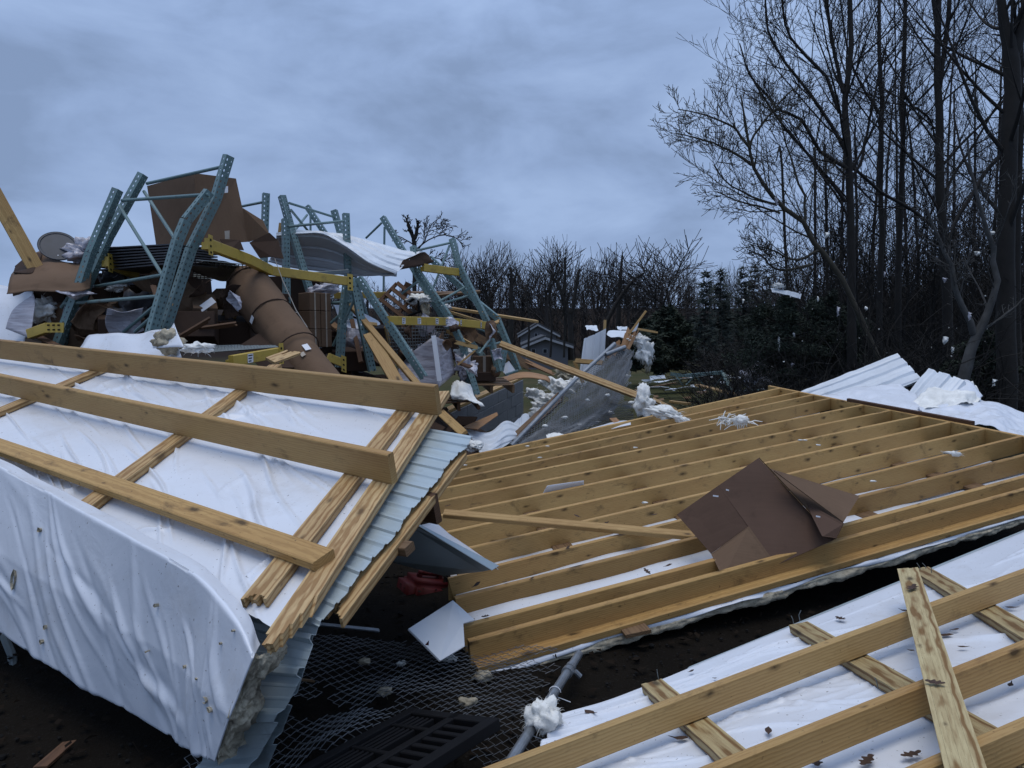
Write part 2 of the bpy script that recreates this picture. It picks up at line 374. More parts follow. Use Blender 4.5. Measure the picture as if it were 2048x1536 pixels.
def ridges(um, vm, seeds):
    """sum of tapered fold ridges: seeds = (u0, v0, ang, length, width, height)"""
    d = 0
    for (u0, v0, a, L, wd, h) in seeds:
        du, dv = um - u0, vm - v0; s = du * math.cos(a) + dv * math.sin(a); t = -du * math.sin(a) + dv * math.cos(a) + 0.05 * math.sin(s * 5 + u0 * 9)
        e = 1 - (s / L) ** 2
        if e > 0 and abs(t) < 4 * wd: d += h * e * math.exp(-(t / (wd * (0.6 + 0.7 * (s / L + 1) / 2))) ** 2)
    return d
def tubes(lines, sides=5):
    VS, FS, n0 = [], [], 0
    ang = np.arange(sides) * 2 * math.pi / sides; ca, sa = np.cos(ang), np.sin(ang)
    for pts, rad in lines:
        p = np.array([tuple(v) for v in pts], float); k = len(p); r = np.broadcast_to(np.asarray(rad, float), (k,))
        t = np.gradient(p, axis=0); t /= np.maximum(np.linalg.norm(t, axis=1, keepdims=True), 1e-9)
        m = np.abs(t.mean(0)); ref = np.eye(3)[int(np.argmin(m))]
        a = np.cross(t, ref); a /= np.maximum(np.linalg.norm(a, axis=1, keepdims=True), 1e-9); b = np.cross(t, a)
        ring = p[:, None, :] + r[:, None, None] * (a[:, None, :] * ca[None, :, None] + b[:, None, :] * sa[None, :, None])
        VS.append(ring.reshape(-1, 3))
        i = np.arange(k - 1)[:, None] * sides; j = np.arange(sides)[None, :]; j2 = (j + 1) % sides
        FS.append((np.stack([i + j, i + j2, i + j2 + sides, i + j + sides], -1).reshape(-1, 4) + n0))
        n0 += k * sides
    return np.concatenate(VS), np.concatenate(FS)
def tube_obj(name, pts, r, mat, parent=None, sides=8, **tg):
    v, f = tubes([(pts, r)], sides); f = f.tolist(); k = len(pts)
    f.append(list(range(sides))[::-1]); f.append([(k - 1) * sides + j for j in range(sides)])
    return add(name, v, f, mat, parent, smooth=False, **tg)
def ico(sub=3):
    bm = bmesh.new(); bmesh.ops.create_icosphere(bm, subdivisions=sub, radius=1)
    v = [x.co.copy() for x in bm.verts]; f = [[q.index for q in p.verts] for p in bm.faces]; bm.free(); return v, f
ICO = {k: ico(k) for k in (1, 2, 3, 4)}
def tuft(c, size, label, cat='insulation', name='insulation_tuft', mat='insul', seed=0, strands=30, sub=3, rough=0.6, group=None, rot=0.0, parent=None):
    r = random.Random(seed); sub = 4 if max(size) > .07 and sub == 3 else sub; strands = int(strands * 1.6); v, f = ICO[sub]; s = Vector(size); vs = []
    R = Matrix.Rotation(rot, 3, FWD)
    for p in v:
        d = 1 + rough * (fbm(p.x * 1.5 + seed * 3.1, p.y * 1.5, p.z * 1.5, 2) + 0.45 * fbm(p.x * 4 + seed, p.y * 4, p.z * 4, 3) + 0.25 * fbm(p.x * 13, p.y * 13 + seed, p.z * 13, 2))
        q = R @ Vector((p.x * s.x * d, p.y * s.y * d, p.z * s.z * d)); vs.append(c + q)
    fs = [list(q) for q in f]
    L = []
    for i in range(strands):
        p = vs[r.randrange(len(vs))]; d = (p - c).normalized() + Vector((r.uniform(-1, 1), r.uniform(-1, 1), r.uniform(-1.2, .6))) * .8
        l = max(size) * r.uniform(.15, .5); L.append(([p, p + d * l * .5, p + d * l * .8 + Vector((0, 0, -l * .3))], [max(size) * .014, max(size) * .010, max(size) * .003]))
    if L:
        tv, tf = tubes(L, 3); n0 = len(vs); vs = vs + [Vector(x) for x in tv]; fs += (tf + n0).tolist()
    if parent is not None: return add(name, vs, fs, mat, parent, smooth=True)
    return add(name, vs, fs, mat, None, smooth=True, label=label, cat=cat, group=group)
def quad_sheet(pts, nu, nv, amp, seed, fine=0.0):
    """sheet through 4 corner points (or rows) with crumple noise"""
    S = loft(pts) if isinstance(pts[0], list) else loft([[pts[0], pts[1]], [pts[3], pts[2]]], False, False)
    return disp_grid(S, nu, nv, lambda a, b, u, v: amp * fbm(a * 2.1 + seed, b * 2.1, seed, 3) + fine * abs(fbm(a * 9 + seed, b * 9, 1, 3)))
def poly_board(name, pts, t, mat, parent=None, **tg):
    """flat board with polygon outline and real thickness"""
    n = (pts[1] - pts[0]).cross(pts[2] - pts[0]).normalized()
    if n.dot(EYE - pts[0]) < 0: n = -n
    k = len(pts); vs = [p for p in pts] + [p - n * t for p in pts]
    fs = [list(range(k)), list(range(2 * k - 1, k - 1, -1))] + [[i, i + k, (i + 1) % k + k, (i + 1) % k] for i in range(k)]
    return add(name, vs, fs, mat, parent, **tg)
def boxmesh(o, ax, ay, az):
    vs = [o + ax * i + ay * j + az * k for k in (0, 1) for j in (0, 1) for i in (0, 1)]
    return vs, [[0, 2, 3, 1], [4, 5, 7, 6], [0, 1, 5, 4], [2, 6, 7, 3], [0, 4, 6, 2], [1, 3, 7, 5]]
Z1 = Vector((0, 0, 1))

# ------------------------------------------------------------------ ground
def gz(x, y):
    z = 0.0
    if y > 14: z -= 1.7 * min(1, (y - 14) / 46)
    if y > 75:
        s = min(1, (y - 75) / 60); z += 7.0 * s * s * (3 - 2 * s)
    if y > 135: z += (y - 135) * 0.012
    return z
ys = [-12 + 0.6 * i for i in range(45)] + [16 + 2.5 * i for i in range(50)] + [145, 170, 220, 300, 450, 700, 1000]
xs = [-700, -400, -250, -150, -100] + [-70 + 5 * i for i in range(13)] + [-7 + 0.6 * i for i in range(26)] + [10 + 4 * i for i in range(20)] + [100, 150, 250, 400, 700]
gv = [(x, y, gz(x, y) + 0.02 * fbm(x * 1.3, y * 1.3, 2) + (0.10 * fbm(x * .12, y * .12, 5) if y > 12 else 0)) for y in ys for x in xs]
nx = len(xs)
gf = [(j * nx + i, j * nx + i + 1, (j + 1) * nx + i + 1, (j + 1) * nx + i) for j in range(len(ys) - 1) for i in range(nx - 1)]
add('ground', gv, gf, 'ground', Mx=Matrix.Identity(4), smooth=True, kind='structure')
# gravel in the dark foreground
r = random.Random(3); gvv, gff = [], []
iv, iff = ICO[1]
for i in range(1500):
    x, y = r.uniform(-2.7, 1.6), r.uniform(1.7, 4.6); s = r.uniform(.003, .010) * (1 + (r.random() < .06)); n0 = len(gvv)
    for p in iv: gvv.append((x + p.x * s * r.uniform(.7, 1.3), y + p.y * s * r.uniform(.7, 1.3), 0.012 + p.z * s * .7))
    gff += [[a + n0 for a in q] for q in iff]
add('gravel', gvv, gff, 'stone', kind='stuff', label='dark gravel and grit scattered over the bare soil in front', cat='gravel')

vs, fs = [], []
for i in range(1500):
    x, y = r.uniform(-3.2, 2.2), r.uniform(1.8, 5.4); s = r.uniform(.012, .035); a = r.uniform(0, 6.28); c, sn = math.cos(a) * s, math.sin(a) * s; n0 = len(vs); z = .022
    vs += [(x - c, y - sn, z + r.uniform(0, .012)), (x + sn * .5, y - c * .5, z + r.uniform(0, .016)), (x + c, y + sn, z + r.uniform(0, .012)), (x - sn * .5, y + c * .5, z + r.uniform(0, .016))]; fs += [[n0, n0 + 1, n0 + 2], [n0, n0 + 2, n0 + 3]]
for i in range(260):
    x, y = r.uniform(-3.2, 2.2), r.uniform(1.8, 5.4); l = r.uniform(.03, .12); a = r.uniform(0, 6.28); c, sn = math.cos(a), math.sin(a); n0 = len(vs)
    vs += [(x, y, .025), (x + c * l, y + sn * l, .03), (x + c * l - sn * .004, y + sn * l + c * .004, .03), (x - sn * .005, y + c * .005, .025), (x + c * l * .5, y + sn * l * .5, .038)]; fs += [[n0, n0 + 1, n0 + 4], [n0 + 1, n0 + 2, n0 + 4], [n0 + 2, n0 + 3, n0 + 4], [n0 + 3, n0, n0 + 4]]
add('leaf_litter', vs, fs, 'litter', kind='stuff', label='wet brown leaf litter and twigs strewn over the dark soil in front', cat='leaf litter')

# ------------------------------------------------------------------ trees
def grow(rng, p, d, L, r, lev, out, nseg=6, wander=.16, trop=.10, kids=(7, 6, 5), ang=(0.5, 0.95), lens=(.42, .62), start=.25, thin=0.35, minr=0.004):
    pts, rad = [p.copy()], [r]; d = d.normalized()
    for i in range(nseg):
        d = (d + Vector((rng.gauss(0, wander), rng.gauss(0, wander), rng.gauss(0, wander) + trop))).normalized()
        p = p + d * (L / nseg); pts.append(p.copy()); rad.append(max(minr, r * (1 - (1 - thin) * (i + 1) / nseg)))
    out[min(lev, len(out) - 1)].append((pts, rad))
    if lev < len(kids): spawn(rng, pts, rad, L, lev, out, wander, trop, kids, ang, lens, start, minr)
def spawn(rng, pts, rad, L, lev, out, wander, trop, kids, ang, lens, start, minr=0.004, rscale=.62):
    n = len(pts) - 1
    for k in range(kids[lev]):
        t = start + (1 - start) * (k + rng.random()) / kids[lev]; x = t * n; i = min(int(x), n - 1)
        p = pts[i].lerp(pts[i + 1], x - i); d = (pts[i + 1] - pts[i]).normalized()
        ax = d.orthogonal(); ax.rotate(Matrix.Rotation(rng.uniform(0, 6.283), 3, d)); a = rng.uniform(*ang)
        nd = d * math.cos(a) + ax * math.sin(a)
        rr = max(minr, (rad[i] + (rad[i + 1] - rad[i]) * (x - i)) * rscale * rng.uniform(.6, 1))
        grow(rng, p, nd, L * rng.uniform(*lens) * (1.1 - .5 * t) * (1 if lev == 0 else 1.22), rr, lev + 1, out, 5 if lev < 1 else 4, wander * .8, trop, kids, ang, lens, .15, .3, minr)
def near_tree(name, label, seed, trunk, limbs=(), bark='barkdark', kids=(22, 9, 6), lens=(.24, .42), ang=(.4, .9), minr=.0036, start=.3, trop=.10, group=None, limbkids=(12, 7, 3), limblens=(.25, .45)):
    """trunk: (px, py, half width px) list at depth D -> (D, [...])"""
    rng = random.Random(seed); D, tp = trunk
    base = P(tp[0][0], tp[0][1], D)
    t = thing(name, label, 'tree', base, group)
    def line(D, tp, n=14):
        ps = [P(a, b, D + (c[0] if c else 0)) for a, b, _, *c in tp]; ws = [w * D / F for _, _, w, *c in tp]
        pts = [cr_eval(ps, i / n) for i in range(n + 1)]; rr = [lin_eval([Vector((w, 0, 0)) for w in ws], i / n).x for i in range(n + 1)]
        pts = [p + Vector((rng.gauss(0, .012), rng.gauss(0, .012), 0)) for p in pts]
        return pts, rr
    tl = line(D, trunk[1]); out = [[], [], [], []]
    tr = [tl]
    Lt = sum((tl[0][i + 1] - tl[0][i]).length for i in range(len(tl[0]) - 1))
    spawn(rng, tl[0], tl[1], Lt, 0, out, .10, trop, kids, ang, lens, start, minr, .42)
    for lp in limbs:
        ll = line(D, lp, 10); tr.append(ll); Ll = sum((ll[0][i + 1] - ll[0][i]).length for i in range(10))
        spawn(rng, ll[0], ll[1], Ll, 0, out, .10, trop, limbkids, (.35, .9), limblens, .2, minr, .5)
    v, f = tubes(tr, 9); add('trunk', v, f, bark, t, smooth=True)
    tw = [x for o in out for x in o]
    v, f = tubes(tw, 4); add('crown', v, f, bark, t, smooth=True)
    return t
def B4(*p): return [(*b4(x, y), w) for x, y, w in p]
near_tree('bare_tree', 'thickest dark bare tree at the right edge, forking high up', 11,
          (11.5, [(2012, 850, 20), (2013, 640, 17), (2011, 470, 16), (2019, 250, 15), (2022, 110, 15), (2004, 20, 8), (1996, -180, 5)]),
          [[(2022, 118, 13), (2040, 60, 11), (2058, -10, 10), (2090, -180, 7)], [(2014, 300, 5), (1975, 340, 4), (1925, 420, 4), (1885, 500, 3)]], kids=(14, 7, 5))
near_tree('bare_tree', 'straight dark bare tree, second from the right edge, twin stemmed above', 12,
          (14, [(1898, 790, 10), (1892, 560, 9), (1882, 410, 8.5), (1878, 300, 8), (1877, 200, 7), (1874, 60, 6), (1882, -160, 4)]),
          [[(1879, 190, 5), (1890, 90, 4.5), (1900, -20, 4), (1905, -150, 2.5)], [(1875, 60, 4), (1862, -30, 3), (1850, -140, 2)], [(1876, 460, 3.5), (1815, 415, 3.2), (1760, 383, 3), (1702, 335, 3), (1645, 320, 2)]], kids=(17, 7, 5))
near_tree('bare_tree', 'dark bare tree with long limbs sweeping up to the left over the pile', 13,
          (13, [(1704, 780, 10), (1703, 600, 8), (1702, 480, 7.5), (1699, 345, 7), (1689, 230, 6), (1692, 170, 5.5), (1700, 90, 5), (1701, -150, 3)]),
          [B4((1010, 990, 4), (850, 885, 3.4), (740, 700, 3), (600, 640, 2.4), (520, 540, 2), (430, 430, 1.5)),
           B4((990, 870, 4), (860, 640, 3.2), (730, 480, 2.8), (580, 260, 2.4), (530, 100, 2), (540, -120, 1.4)),
           B4((965, 660, 4), (880, 450, 3.2), (770, 330, 2.8), (680, 220, 2.4), (630, 60, 2), (620, -140, 1.4)),
           B4((985, 540, 4), (930, 300, 3.4), (895, 100, 3), (880, -150, 2)),
           B4((1000, 1180, 3.6), (860, 1010, 3), (700, 820, 2.6), (560, 640, 2.2), (420, 400, 1.6), (380, 250, 1.2)),
           B4((1030, 1060, 3), (1100, 900, 2.8), (1150, 640, 2.4), (1230, 300, 2))], kids=(16, 7, 5), limbkids=(11, 6, 3), limblens=(.32, .55))
near_tree('bare_tree', 'leaning bare tree with peeling pale patches, branching low over the pile', 14,
          (12.5, [(1800, 830, 6.5), (1745, 690, 6), (1690, 570, 5.5), (1644, 500, 5), (1623, 478, 5), (1606, 444, 4.8), (1558, 407, 4.4), (1531, 372, 4), (1504, 328, 3.2), (1495, 273, 2.6), (1480, 190, 1.4)]),
          [B4((450, 965, 3), (340, 895, 2.4), (190, 825, 1.8), (0, 780, 1)), B4((440, 870, 3), (340, 745, 2.2), (200, 680, 1.6), (20, 640, 1)),
           B4((600, 1200, 2.6), (450, 1150, 2), (330, 1090, 1.6), (240, 1000, 1.3), (250, 950, 1), (350, 965, 1)), B4((620, 1250, 2.4), (500, 1210, 2), (380, 1180, 1.6), (240, 1120, 1)),
           B4((430, 860, 2.5), (500, 740, 2.2), (600, 620, 1.8), (690, 520, 1.2)), B4((760, 1330, 3), (760, 1180, 2.5), (700, 1000, 2), (640, 800, 1.5), (600, 620, 1.2)),
           [(1640, 500, 3), (1590, 520, 2.2), (1545, 500, 1.6), (1500, 490, 1)], [(1620, 530, 3), (1560, 540, 2.2), (1520, 510, 1.4)]], bark='barkolive', kids=(14, 6, 4), start=.35, lens=(.16, .34), minr=.004, limbkids=(11, 6, 3), limblens=(.38, .62))
near_tree('bare_tree', 'slender bare tree rising just right of the long limbed one', 15,
          (15, [(1758, 780, 6), (1759, 500, 5), (1763, 240, 4.5), (1759, 130, 4), (1759, -140, 2.5)]), [[(1763, 235, 3), (1735, 190, 2.4), (1700, 120, 2), (1680, 0, 1.5)]], kids=(20, 7, 4))
near_tree('bare_tree', 'slender bare tree halfway between the two thicker twin trunks', 16,
          (15.5, [(1796, 780, 7), (1799, 490, 5.5), (1804, 340, 5), (1805, 170, 4.5), (1811, 0, 3.6), (1815, -140, 2.5)]), [[(1806, 190, 3), (1830, 215, 2.6), (1862, 240, 2), (1873, 300, 1.6)]], kids=(20, 7, 4))
near_tree('pale_barked_tree', 'mottled pale grey tree trunk leaning and forked low beside the thickest tree', 17,
          (10.8, [(1915, 800, 12), (1932, 730, 11), (1952, 671, 9), (1984, 605, 6.5), (1992, 520, 5.2), (1976, 470, 4.4), (1950, 380, 3), (1935, 280, 1.8)]),
          [[(1948, 668, 7), (1928, 620, 5.5), (1909, 572, 5), (1902, 530, 4.2), (1882, 484, 3.4), (1850, 420, 2)]], bark='barkgrey', kids=(10, 6, 4), lens=(.2, .36))
near_tree('bare_tree', 'thin bare tree touching the right frame edge behind the thickest trunk', 18,
          (13.5, [(2034, 800, 8), (2036, 480, 6), (2040, 250, 5), (2044, 60, 4), (2046, -100, 3)]), kids=(20, 8, 5))
rng = random.Random(91)
for i in range(17):
    x = 1590 + i * 29 + rng.uniform(-14, 14); D = rng.uniform(18, 30); top = rng.uniform(-120, 230) if x > 1660 else rng.uniform(200, 380)
    ln = rng.uniform(-40, 40)
    near_tree('bare_sapling', 'thin grey bare sapling in the dense thicket behind the larger right hand trees', 200 + i,
              (D, [(x, 700, 3.2), (x + ln * .3, 480, 2.8), (x + ln * .6, 300, 2.2), (x + ln, top, 1.0)]), kids=(13, 6, 4), minr=.0055, start=.2, group='saplings in the thicket on the right', lens=(.2, .36))
# ragged undergrowth on the right: tangled stems as one mass
rng = random.Random(5); L = []
for i in range(5200):
    D = rng.uniform(11.2, 34); x = 1400 + 720 * rng.random() ** .75; yb = 655 + 1.6 * F / D
    p = P(x, yb, D); p.z = -0.05; h = rng.uniform(.5, 3.6) * (1 if x > 1620 else .55); d = Vector((rng.uniform(-.9, .9), rng.uniform(-.5, .5), 1))
    pts = [p]; 
    for k in range(5):
        d = (d + Vector((rng.gauss(0, .35), rng.gauss(0, .35), rng.gauss(-.08, .25)))).normalized(); p = p + d * h / 5; pts.append(p)
    rr = rng.uniform(.004, .013); L.append((pts, [rr, rr * .9, rr * .8, rr * .65, rr * .5, rr * .3]))
for i in range(1100):
    D = rng.uniform(11.6, 13.6); x = rng.uniform(1400, 2080); p = P(x, 655 + 1.6 * F / D, D); p.z = -.05; h = rng.uniform(.8, 2.3); d = Vector((rng.uniform(-1, 1), rng.uniform(-.4, .4), .8)); pts = [p]
    for k in range(5):
        d = (d + Vector((rng.gauss(0, .4), rng.gauss(0, .4), rng.gauss(-.05, .3)))).normalized(); p = p + d * h / 5; pts.append(p)
    L.append((pts, [.007, .006, .005, .004, .003, .002]))
for i in range(760):
    D = rng.uniform(16, 38); x = 1600 + 520 * rng.random() ** .8; p = P(x, 655 + 1.6 * F / D, D); p.z = -.3; h = rng.uniform(3, 6.5); r0 = rng.uniform(.012, .03)
    d = Vector((rng.gauss(0, .12), rng.gauss(0, .1), 1)); pts = [p + d * h * k / 5 + Vector((rng.gauss(0, .07), rng.gauss(0, .07), 0)) for k in range(6)]
    L.append((pts, [r0, r0 * .9, r0 * .75, r0 * .6, r0 * .45, r0 * .2]))
    for k in range(16):
        q = p + d * h * rng.uniform(.2, 1); e_ = Vector((rng.gauss(0, 1), rng.gauss(0, .8), rng.uniform(.2, 1.6))).normalized() * rng.uniform(.4, 1.5)
        L.append(([q, q + e_ * .5 + Vector((0, 0, .06)), q + e_ + Vector((0, 0, .16))], [r0 * .4, r0 * .3, .006]))
v, f = tubes(L, 3); add('undergrowth', v, f, 'barkdark', kind='stuff', label='dark tangled bare undergrowth filling the wood edge behind the white sheeting', cat='undergrowth')
def leaf_cloud(rng, blobs, n, s, vert=0.5):
    vs, fs = [], []
    for i in range(n):
        c, rad = blobs[rng.randrange(len(blobs))]
        u = Vector((rng.gauss(0, 1), rng.gauss(0, 1), rng.gauss(0, 1))).normalized() * rng.random() ** .45
        p = c + Vector((u.x * rad.x, u.y * rad.y, u.z * rad.z))
        a = Vector((rng.gauss(0, 1), rng.gauss(0, 1), rng.gauss(0, vert))).normalized() * s * rng.uniform(.5, 1.5)
        b = a.orthogonal().normalized(); b.rotate(Matrix.Rotation(rng.uniform(0, 6.28), 3, a)); b *= s * .22
        k = len(vs); vs += [p - b, p + b, p + a]; fs.append((k, k + 1, k + 2))
    return vs, fs
def shrub(name, label, x, y, D, h, w, seed, mat='needles', n=5000, s=.10, blobs=34, cone=False, cat='shrub', group=None):
    rng = random.Random(seed); base = P(x, y, D); t = thing(name, label, cat, base, group)
    bl = []
    for i in range(blobs):
        f = (i + .5) / blobs; wid = w * (1.02 - f) if cone else w * math.sin(math.pi * (0.18 + .75 * f))
        a = rng.uniform(0, 6.28); q = rng.uniform(.25, .75)
        bl.append((base + Vector((math.cos(a) * wid * q, math.sin(a) * wid * q, h * (.06 + .9 * f))), Vector((wid * .34, wid * .34, h * (.035 if cone else .10))) * rng.uniform(.6, 1.25)))
    if cone:
        v, f, br = [], [], []
        nl = int(h * 3.2)
        for q in range(nl):
            z = h * (.04 + .94 * (q + rng.random() * .6) / nl); ln = w * (1.05 - z / h) * rng.uniform(.65, 1.25) + .12
            for b in range(7):
                a = rng.uniform(0, 6.28); dd = Vector((math.cos(a), math.sin(a), rng.uniform(-.25, .35))); p0 = base + Vector((0, 0, z)); l2 = ln * rng.uniform(.6, 1.1)
                br.append(([p0, p0 + dd * l2], [.03, .008]))
                for k in range(max(4, int(l2 * 16))):
                    p = p0 + dd * (l2 * rng.uniform(.15, 1.05)) + Vector((rng.gauss(0, .06), rng.gauss(0, .06), rng.gauss(0, .05)))
                    a_ = (dd + Vector((rng.gauss(0, .7), rng.gauss(0, .7), rng.gauss(.1, .5)))).normalized() * s * rng.uniform(.5, 1.2); b_ = a_.orthogonal().normalized() * s * .16
                    m_ = len(v); v += [p - b_, p + b_, p + a_]; f.append((m_, m_ + 1, m_ + 2))
        vv, ff = tubes(br, 3); add('branches', vv, ff, 'barkdark', t, kind='stuff')
        bl = []
    else: v, f = leaf_cloud(rng, bl, n, s)
    add('foliage', v, f, mat, t)
    L = [([base, base + Vector((0, 0, h * .5)), base + Vector((.03, 0, h * .92))], [w * .06, w * .04, w * .008])]
    for c, rad in bl: L.append(([base + Vector((0, 0, (c.z - base.z) * .8)), c + Vector((rad.x * .5, 0, 0))], [w * .02, w * .006]))
    v, f = tubes(L, 5); add('stem', v, f, 'barkdark', t)
    return t
shrub('evergreen_shrub', 'dark cedar bush behind the far corner of the joists, strewn with insulation', 1560, 770, 14, 1.75, 1.25, 31, n=17000, s=.065)
shrub('evergreen_shrub', 'dark cedar bush just left of the long limbed tree trunk', 1652, 760, 14.5, 1.8, 1.0, 32, n=13000, s=.065)
shrub('evergreen_shrub', 'low dark evergreen bush right of the standing chain link', 1335, 745, 24, 2.2, 1.3, 33, n=9000, s=.16)
shrub('evergreen_shrub', 'rounded dark bush under the flapping insulation beside the chain link', 1290, 738, 22, 1.5, 1.2, 34, n=8000, s=.15)
shrub('evergreen_shrub', 'dark evergreen bush low between pale trunk and thickest tree', 1965, 800, 12.4, 1.2, .8, 35, n=4000, s=.1)
for i, (x, yt, lb) in enumerate([(1408, 538, 'leftmost dark pine of the clump left of the bare trees'), (1437, 533, 'narrow dark pine second from left in the clump'), (1483, 531, 'broad dark pine in the middle of the clump'), (1504, 529, 'tallest dark pine of the clump'), (1528, 548, 'rightmost small dark pine of the clump')]):
    D = 46 + i * 2; z = -1.6; yb = 655 + (1.65 + 1.2) / D * F; h = (yb - yt) / F * D
    shrub('pine_tree', lb, x, yb, D, h, 1.05 + .25 * (i % 2), 40 + i, 'conifer', 6500, .42, 40, True, 'tree', 'dark pines on the field edge')
for i in range(6):
    x = 1360 + i * 32; D = 52 + 3 * (i % 3); yb = 712
    shrub('pine_tree', 'low dark evergreen at the foot of the pine clump on the field edge', x, yb, D, 2.6 + .5 * (i % 2), 1.3, 60 + i, 'conifer', 3000, .34, 12, False, 'tree', 'low evergreens under the pines')

# distant wood: a few prototypes copied, plus the joined mass of the hillside wood
def far_proto(seed, kids, ang, trop, trunk_len=.55, snag=False):
    rng = random.Random(seed); out = [[], [], [], []]
    grow(rng, Vector((0, 0, 0)), Vector((0, 0, 1)), trunk_len, .022, 0, out, 8, .05, .1, kids, ang, (.55, .85), .35, .35, .0017)
    v1, f1 = tubes(out[0], 6); v2, f2 = tubes(out[1] + out[2] + out[3], 3)
    m1 = bpy.data.meshes.new('trunk'); m1.from_pydata(v1.tolist(), [], f1.tolist()); m1.materials.append(M['barkfar'])
    m2 = bpy.data.meshes.new('crown'); m2.from_pydata(v2.tolist(), [], f2.tolist()); m2.materials.append(M['barkfar'])
    hh = v2[:, 2].max(); return m1, m2, hh
PROT = [far_proto(1, (9, 7, 4), (.3, .7), .12), far_proto(2, (10, 7, 4), (.35, .8), .10), far_proto(3, (9, 8, 5), (.5, 1.0), .06, .5), far_proto(4, (8, 6, 4), (.25, .6), .14)]
def far_tree(k, x, yt, D, label, rot, wide=1.0, group='bare trees along the distant wood'):
    m1, m2, hh = PROT[k]; b = P(x, 655 + 3.2 / D * F, D); b.z = gz(b.x, b.y) - .1
    top = P(x, yt, D).z; s = (top + .012 * D - b.z) / hh
    t = thing('bare_tree', label, 'tree', b, group)
    Mx = Matrix.Translation(b) @ Matrix.Rotation(rot, 4, 'Z') @ Matrix.Diagonal((s * wide, s * wide, s, 1))
    for nm, me in (('trunk', m1), ('crown', m2)): place(bpy.data.objects.new(nm, me), Mx, t)
far_tree(0, 938, 508, 72, 'bare tree rising at the left end of the distant wood beside the rack', .3)
far_tree(1, 958, 498, 70, 'bare spreading tree behind the tip of the right hand rack frame', 1.3)
far_tree(3, 988, 496, 74, 'taller narrow bare tree beside the tip of the rack, against the sky', 2.0)
far_tree(0, 1093, 492, 72, 'rounded fan shaped bare tree left of the snapped double trunk', 4.0, 1.2)
far_tree(1, 1130, 490, 80, 'tall thin bare tree right behind the snapped double trunk', 5.0, .8)
far_tree(3, 1192, 508, 78, 'bare tree in the middle of the distant wood with upright twigs', .9)
far_tree(0, 1215, 515, 76, 'bare tree left of the tall dead snag', 2.9)
far_tree(2, 1312, 477, 60, 'largest broad bare tree of the distant wood, with open round crown', .5, 1.15)
far_tree(1, 1270, 540, 82, 'smaller bare tree between the tall snag and the broad round tree', 1.8)
far_tree(0, 1590, 505, 40, 'bare tree in the gap left of the big right hand trees', 3.3)
far_tree(3, 1545, 520, 50, 'small bare tree behind the rightmost pine', 2.2)
for i, x in enumerate([1045, 1165, 1345, 1375, 1455, 905, 1255, 1560]):
    far_tree(i % 4, x, 528 + (i * 37) % 34, 84 + (i * 13) % 20, 'middling bare tree in the back row of the distant wood', i * 1.1, 1.0, 'back row of the distant wood')
rng = random.Random(12); L = []
for i in range(1750):
    D = 64 + 72 * rng.random() ** .7; x = rng.uniform(560, 2250); p = P(x, 655, D); p.z = gz(p.x, p.y) - .2
    h = rng.uniform(2.2, 4.8) * (1.0 if rng.random() < .9 else 1.35); r0 = rng.uniform(.04, .11)
    d = Vector((rng.gauss(0, .05), rng.gauss(0, .05), 1)); pts = [p + d * h * k / 4 + Vector((rng.gauss(0, .08), 0, 0)) for k in range(5)]
    L.append((pts, [r0, r0 * .8, r0 * .6, r0 * .4, r0 * .15]))
    for k in range(20):
        t = rng.uniform(.15, .97); q = p + d * h * t; e = Vector((rng.gauss(0, 1), rng.gauss(0, .6), rng.uniform(.5, 1.6))).normalized() * h * rng.uniform(.12, .28) * (1.2 - t * .6)
        L.append(([q, q + e * .5 + Vector((0, 0, .05)), q + e], [r0 * .4, r0 * .3, .018]))
        if k % 2: L.append(([q + e * .45, q + e * .6 + Vector((rng.gauss(0, .5), rng.gauss(0, .4), rng.uniform(.2, 1)))], [.03, .014]))
v, f = tubes(L, 3); add('distant_wood', v, f, 'barkfar', kind='stuff', label='dark leafless wood covering the hillside behind the houses', cat='wood')
# snapped trees in front of the wood
def snag(label, D, lines, seed, tw=8):
    rng = random.Random(seed); x, y, w = lines[0][0]; base = P(x, y, D)
    t = thing('snapped_tree', label, 'tree', base); tr, out = [], [[], [], []]
    for ln in lines:
        pts = [P(a, b, D) for a, b, c in ln]; n = 8; pp = [cr_eval(pts, i / n) for i in range(n + 1)]; rr = [lin_eval([Vector((c * D / F, 0, 0)) for _, _, c in ln], i / n).x for i in range(n + 1)]
        tr.append((pp, rr)); spawn(rng, pp, rr, sum((pp[i + 1] - pp[i]).length for i in range(n)), 0, out, .2, .02, (tw, 3), (.6, 1.2), (.08, .25), .3, .012, .4)
    v, f = tubes(tr, 6); add('trunk', v, f, 'barkdark', t, smooth=True)
    v, f = tubes(out[1] + out[2], 3); add('branches', v, f, 'barkdark', t)
snag('snapped double trunked tree standing in the middle of the distant wood', 55, [[(1142, 720, 6), (1140, 640, 5), (1125, 590, 4), (1112, 560, 3)], [(1140, 650, 4), (1150, 590, 3.6), (1157, 545, 3), (1161, 538, 1)], [(1128, 600, 3), (1130, 560, 3), (1130, 514, 2)]], 1)
snag('tall dead spar tree like a pole above the distant wood', 62, [[(1236, 690, 6), (1238, 590, 4.5), (1243, 530, 3), (1245, 502, .6)]], 2, 5)
snag('snapped tree with short forked stubs right of the rack frame', 38, [[(1022, 730, 5.5), (1022, 600, 5), (1023, 560, 4), (1021, 534, 2)], [(1023, 570, 3), (1033, 548, 2), (1031, 535, 1)]], 3, 10)
snag('broken leaning tree left of the broad round tree', 58, [[(1196, 690, 5), (1225, 620, 4), (1262, 565, 3), (1290, 545, 1.5)]], 4, 8)
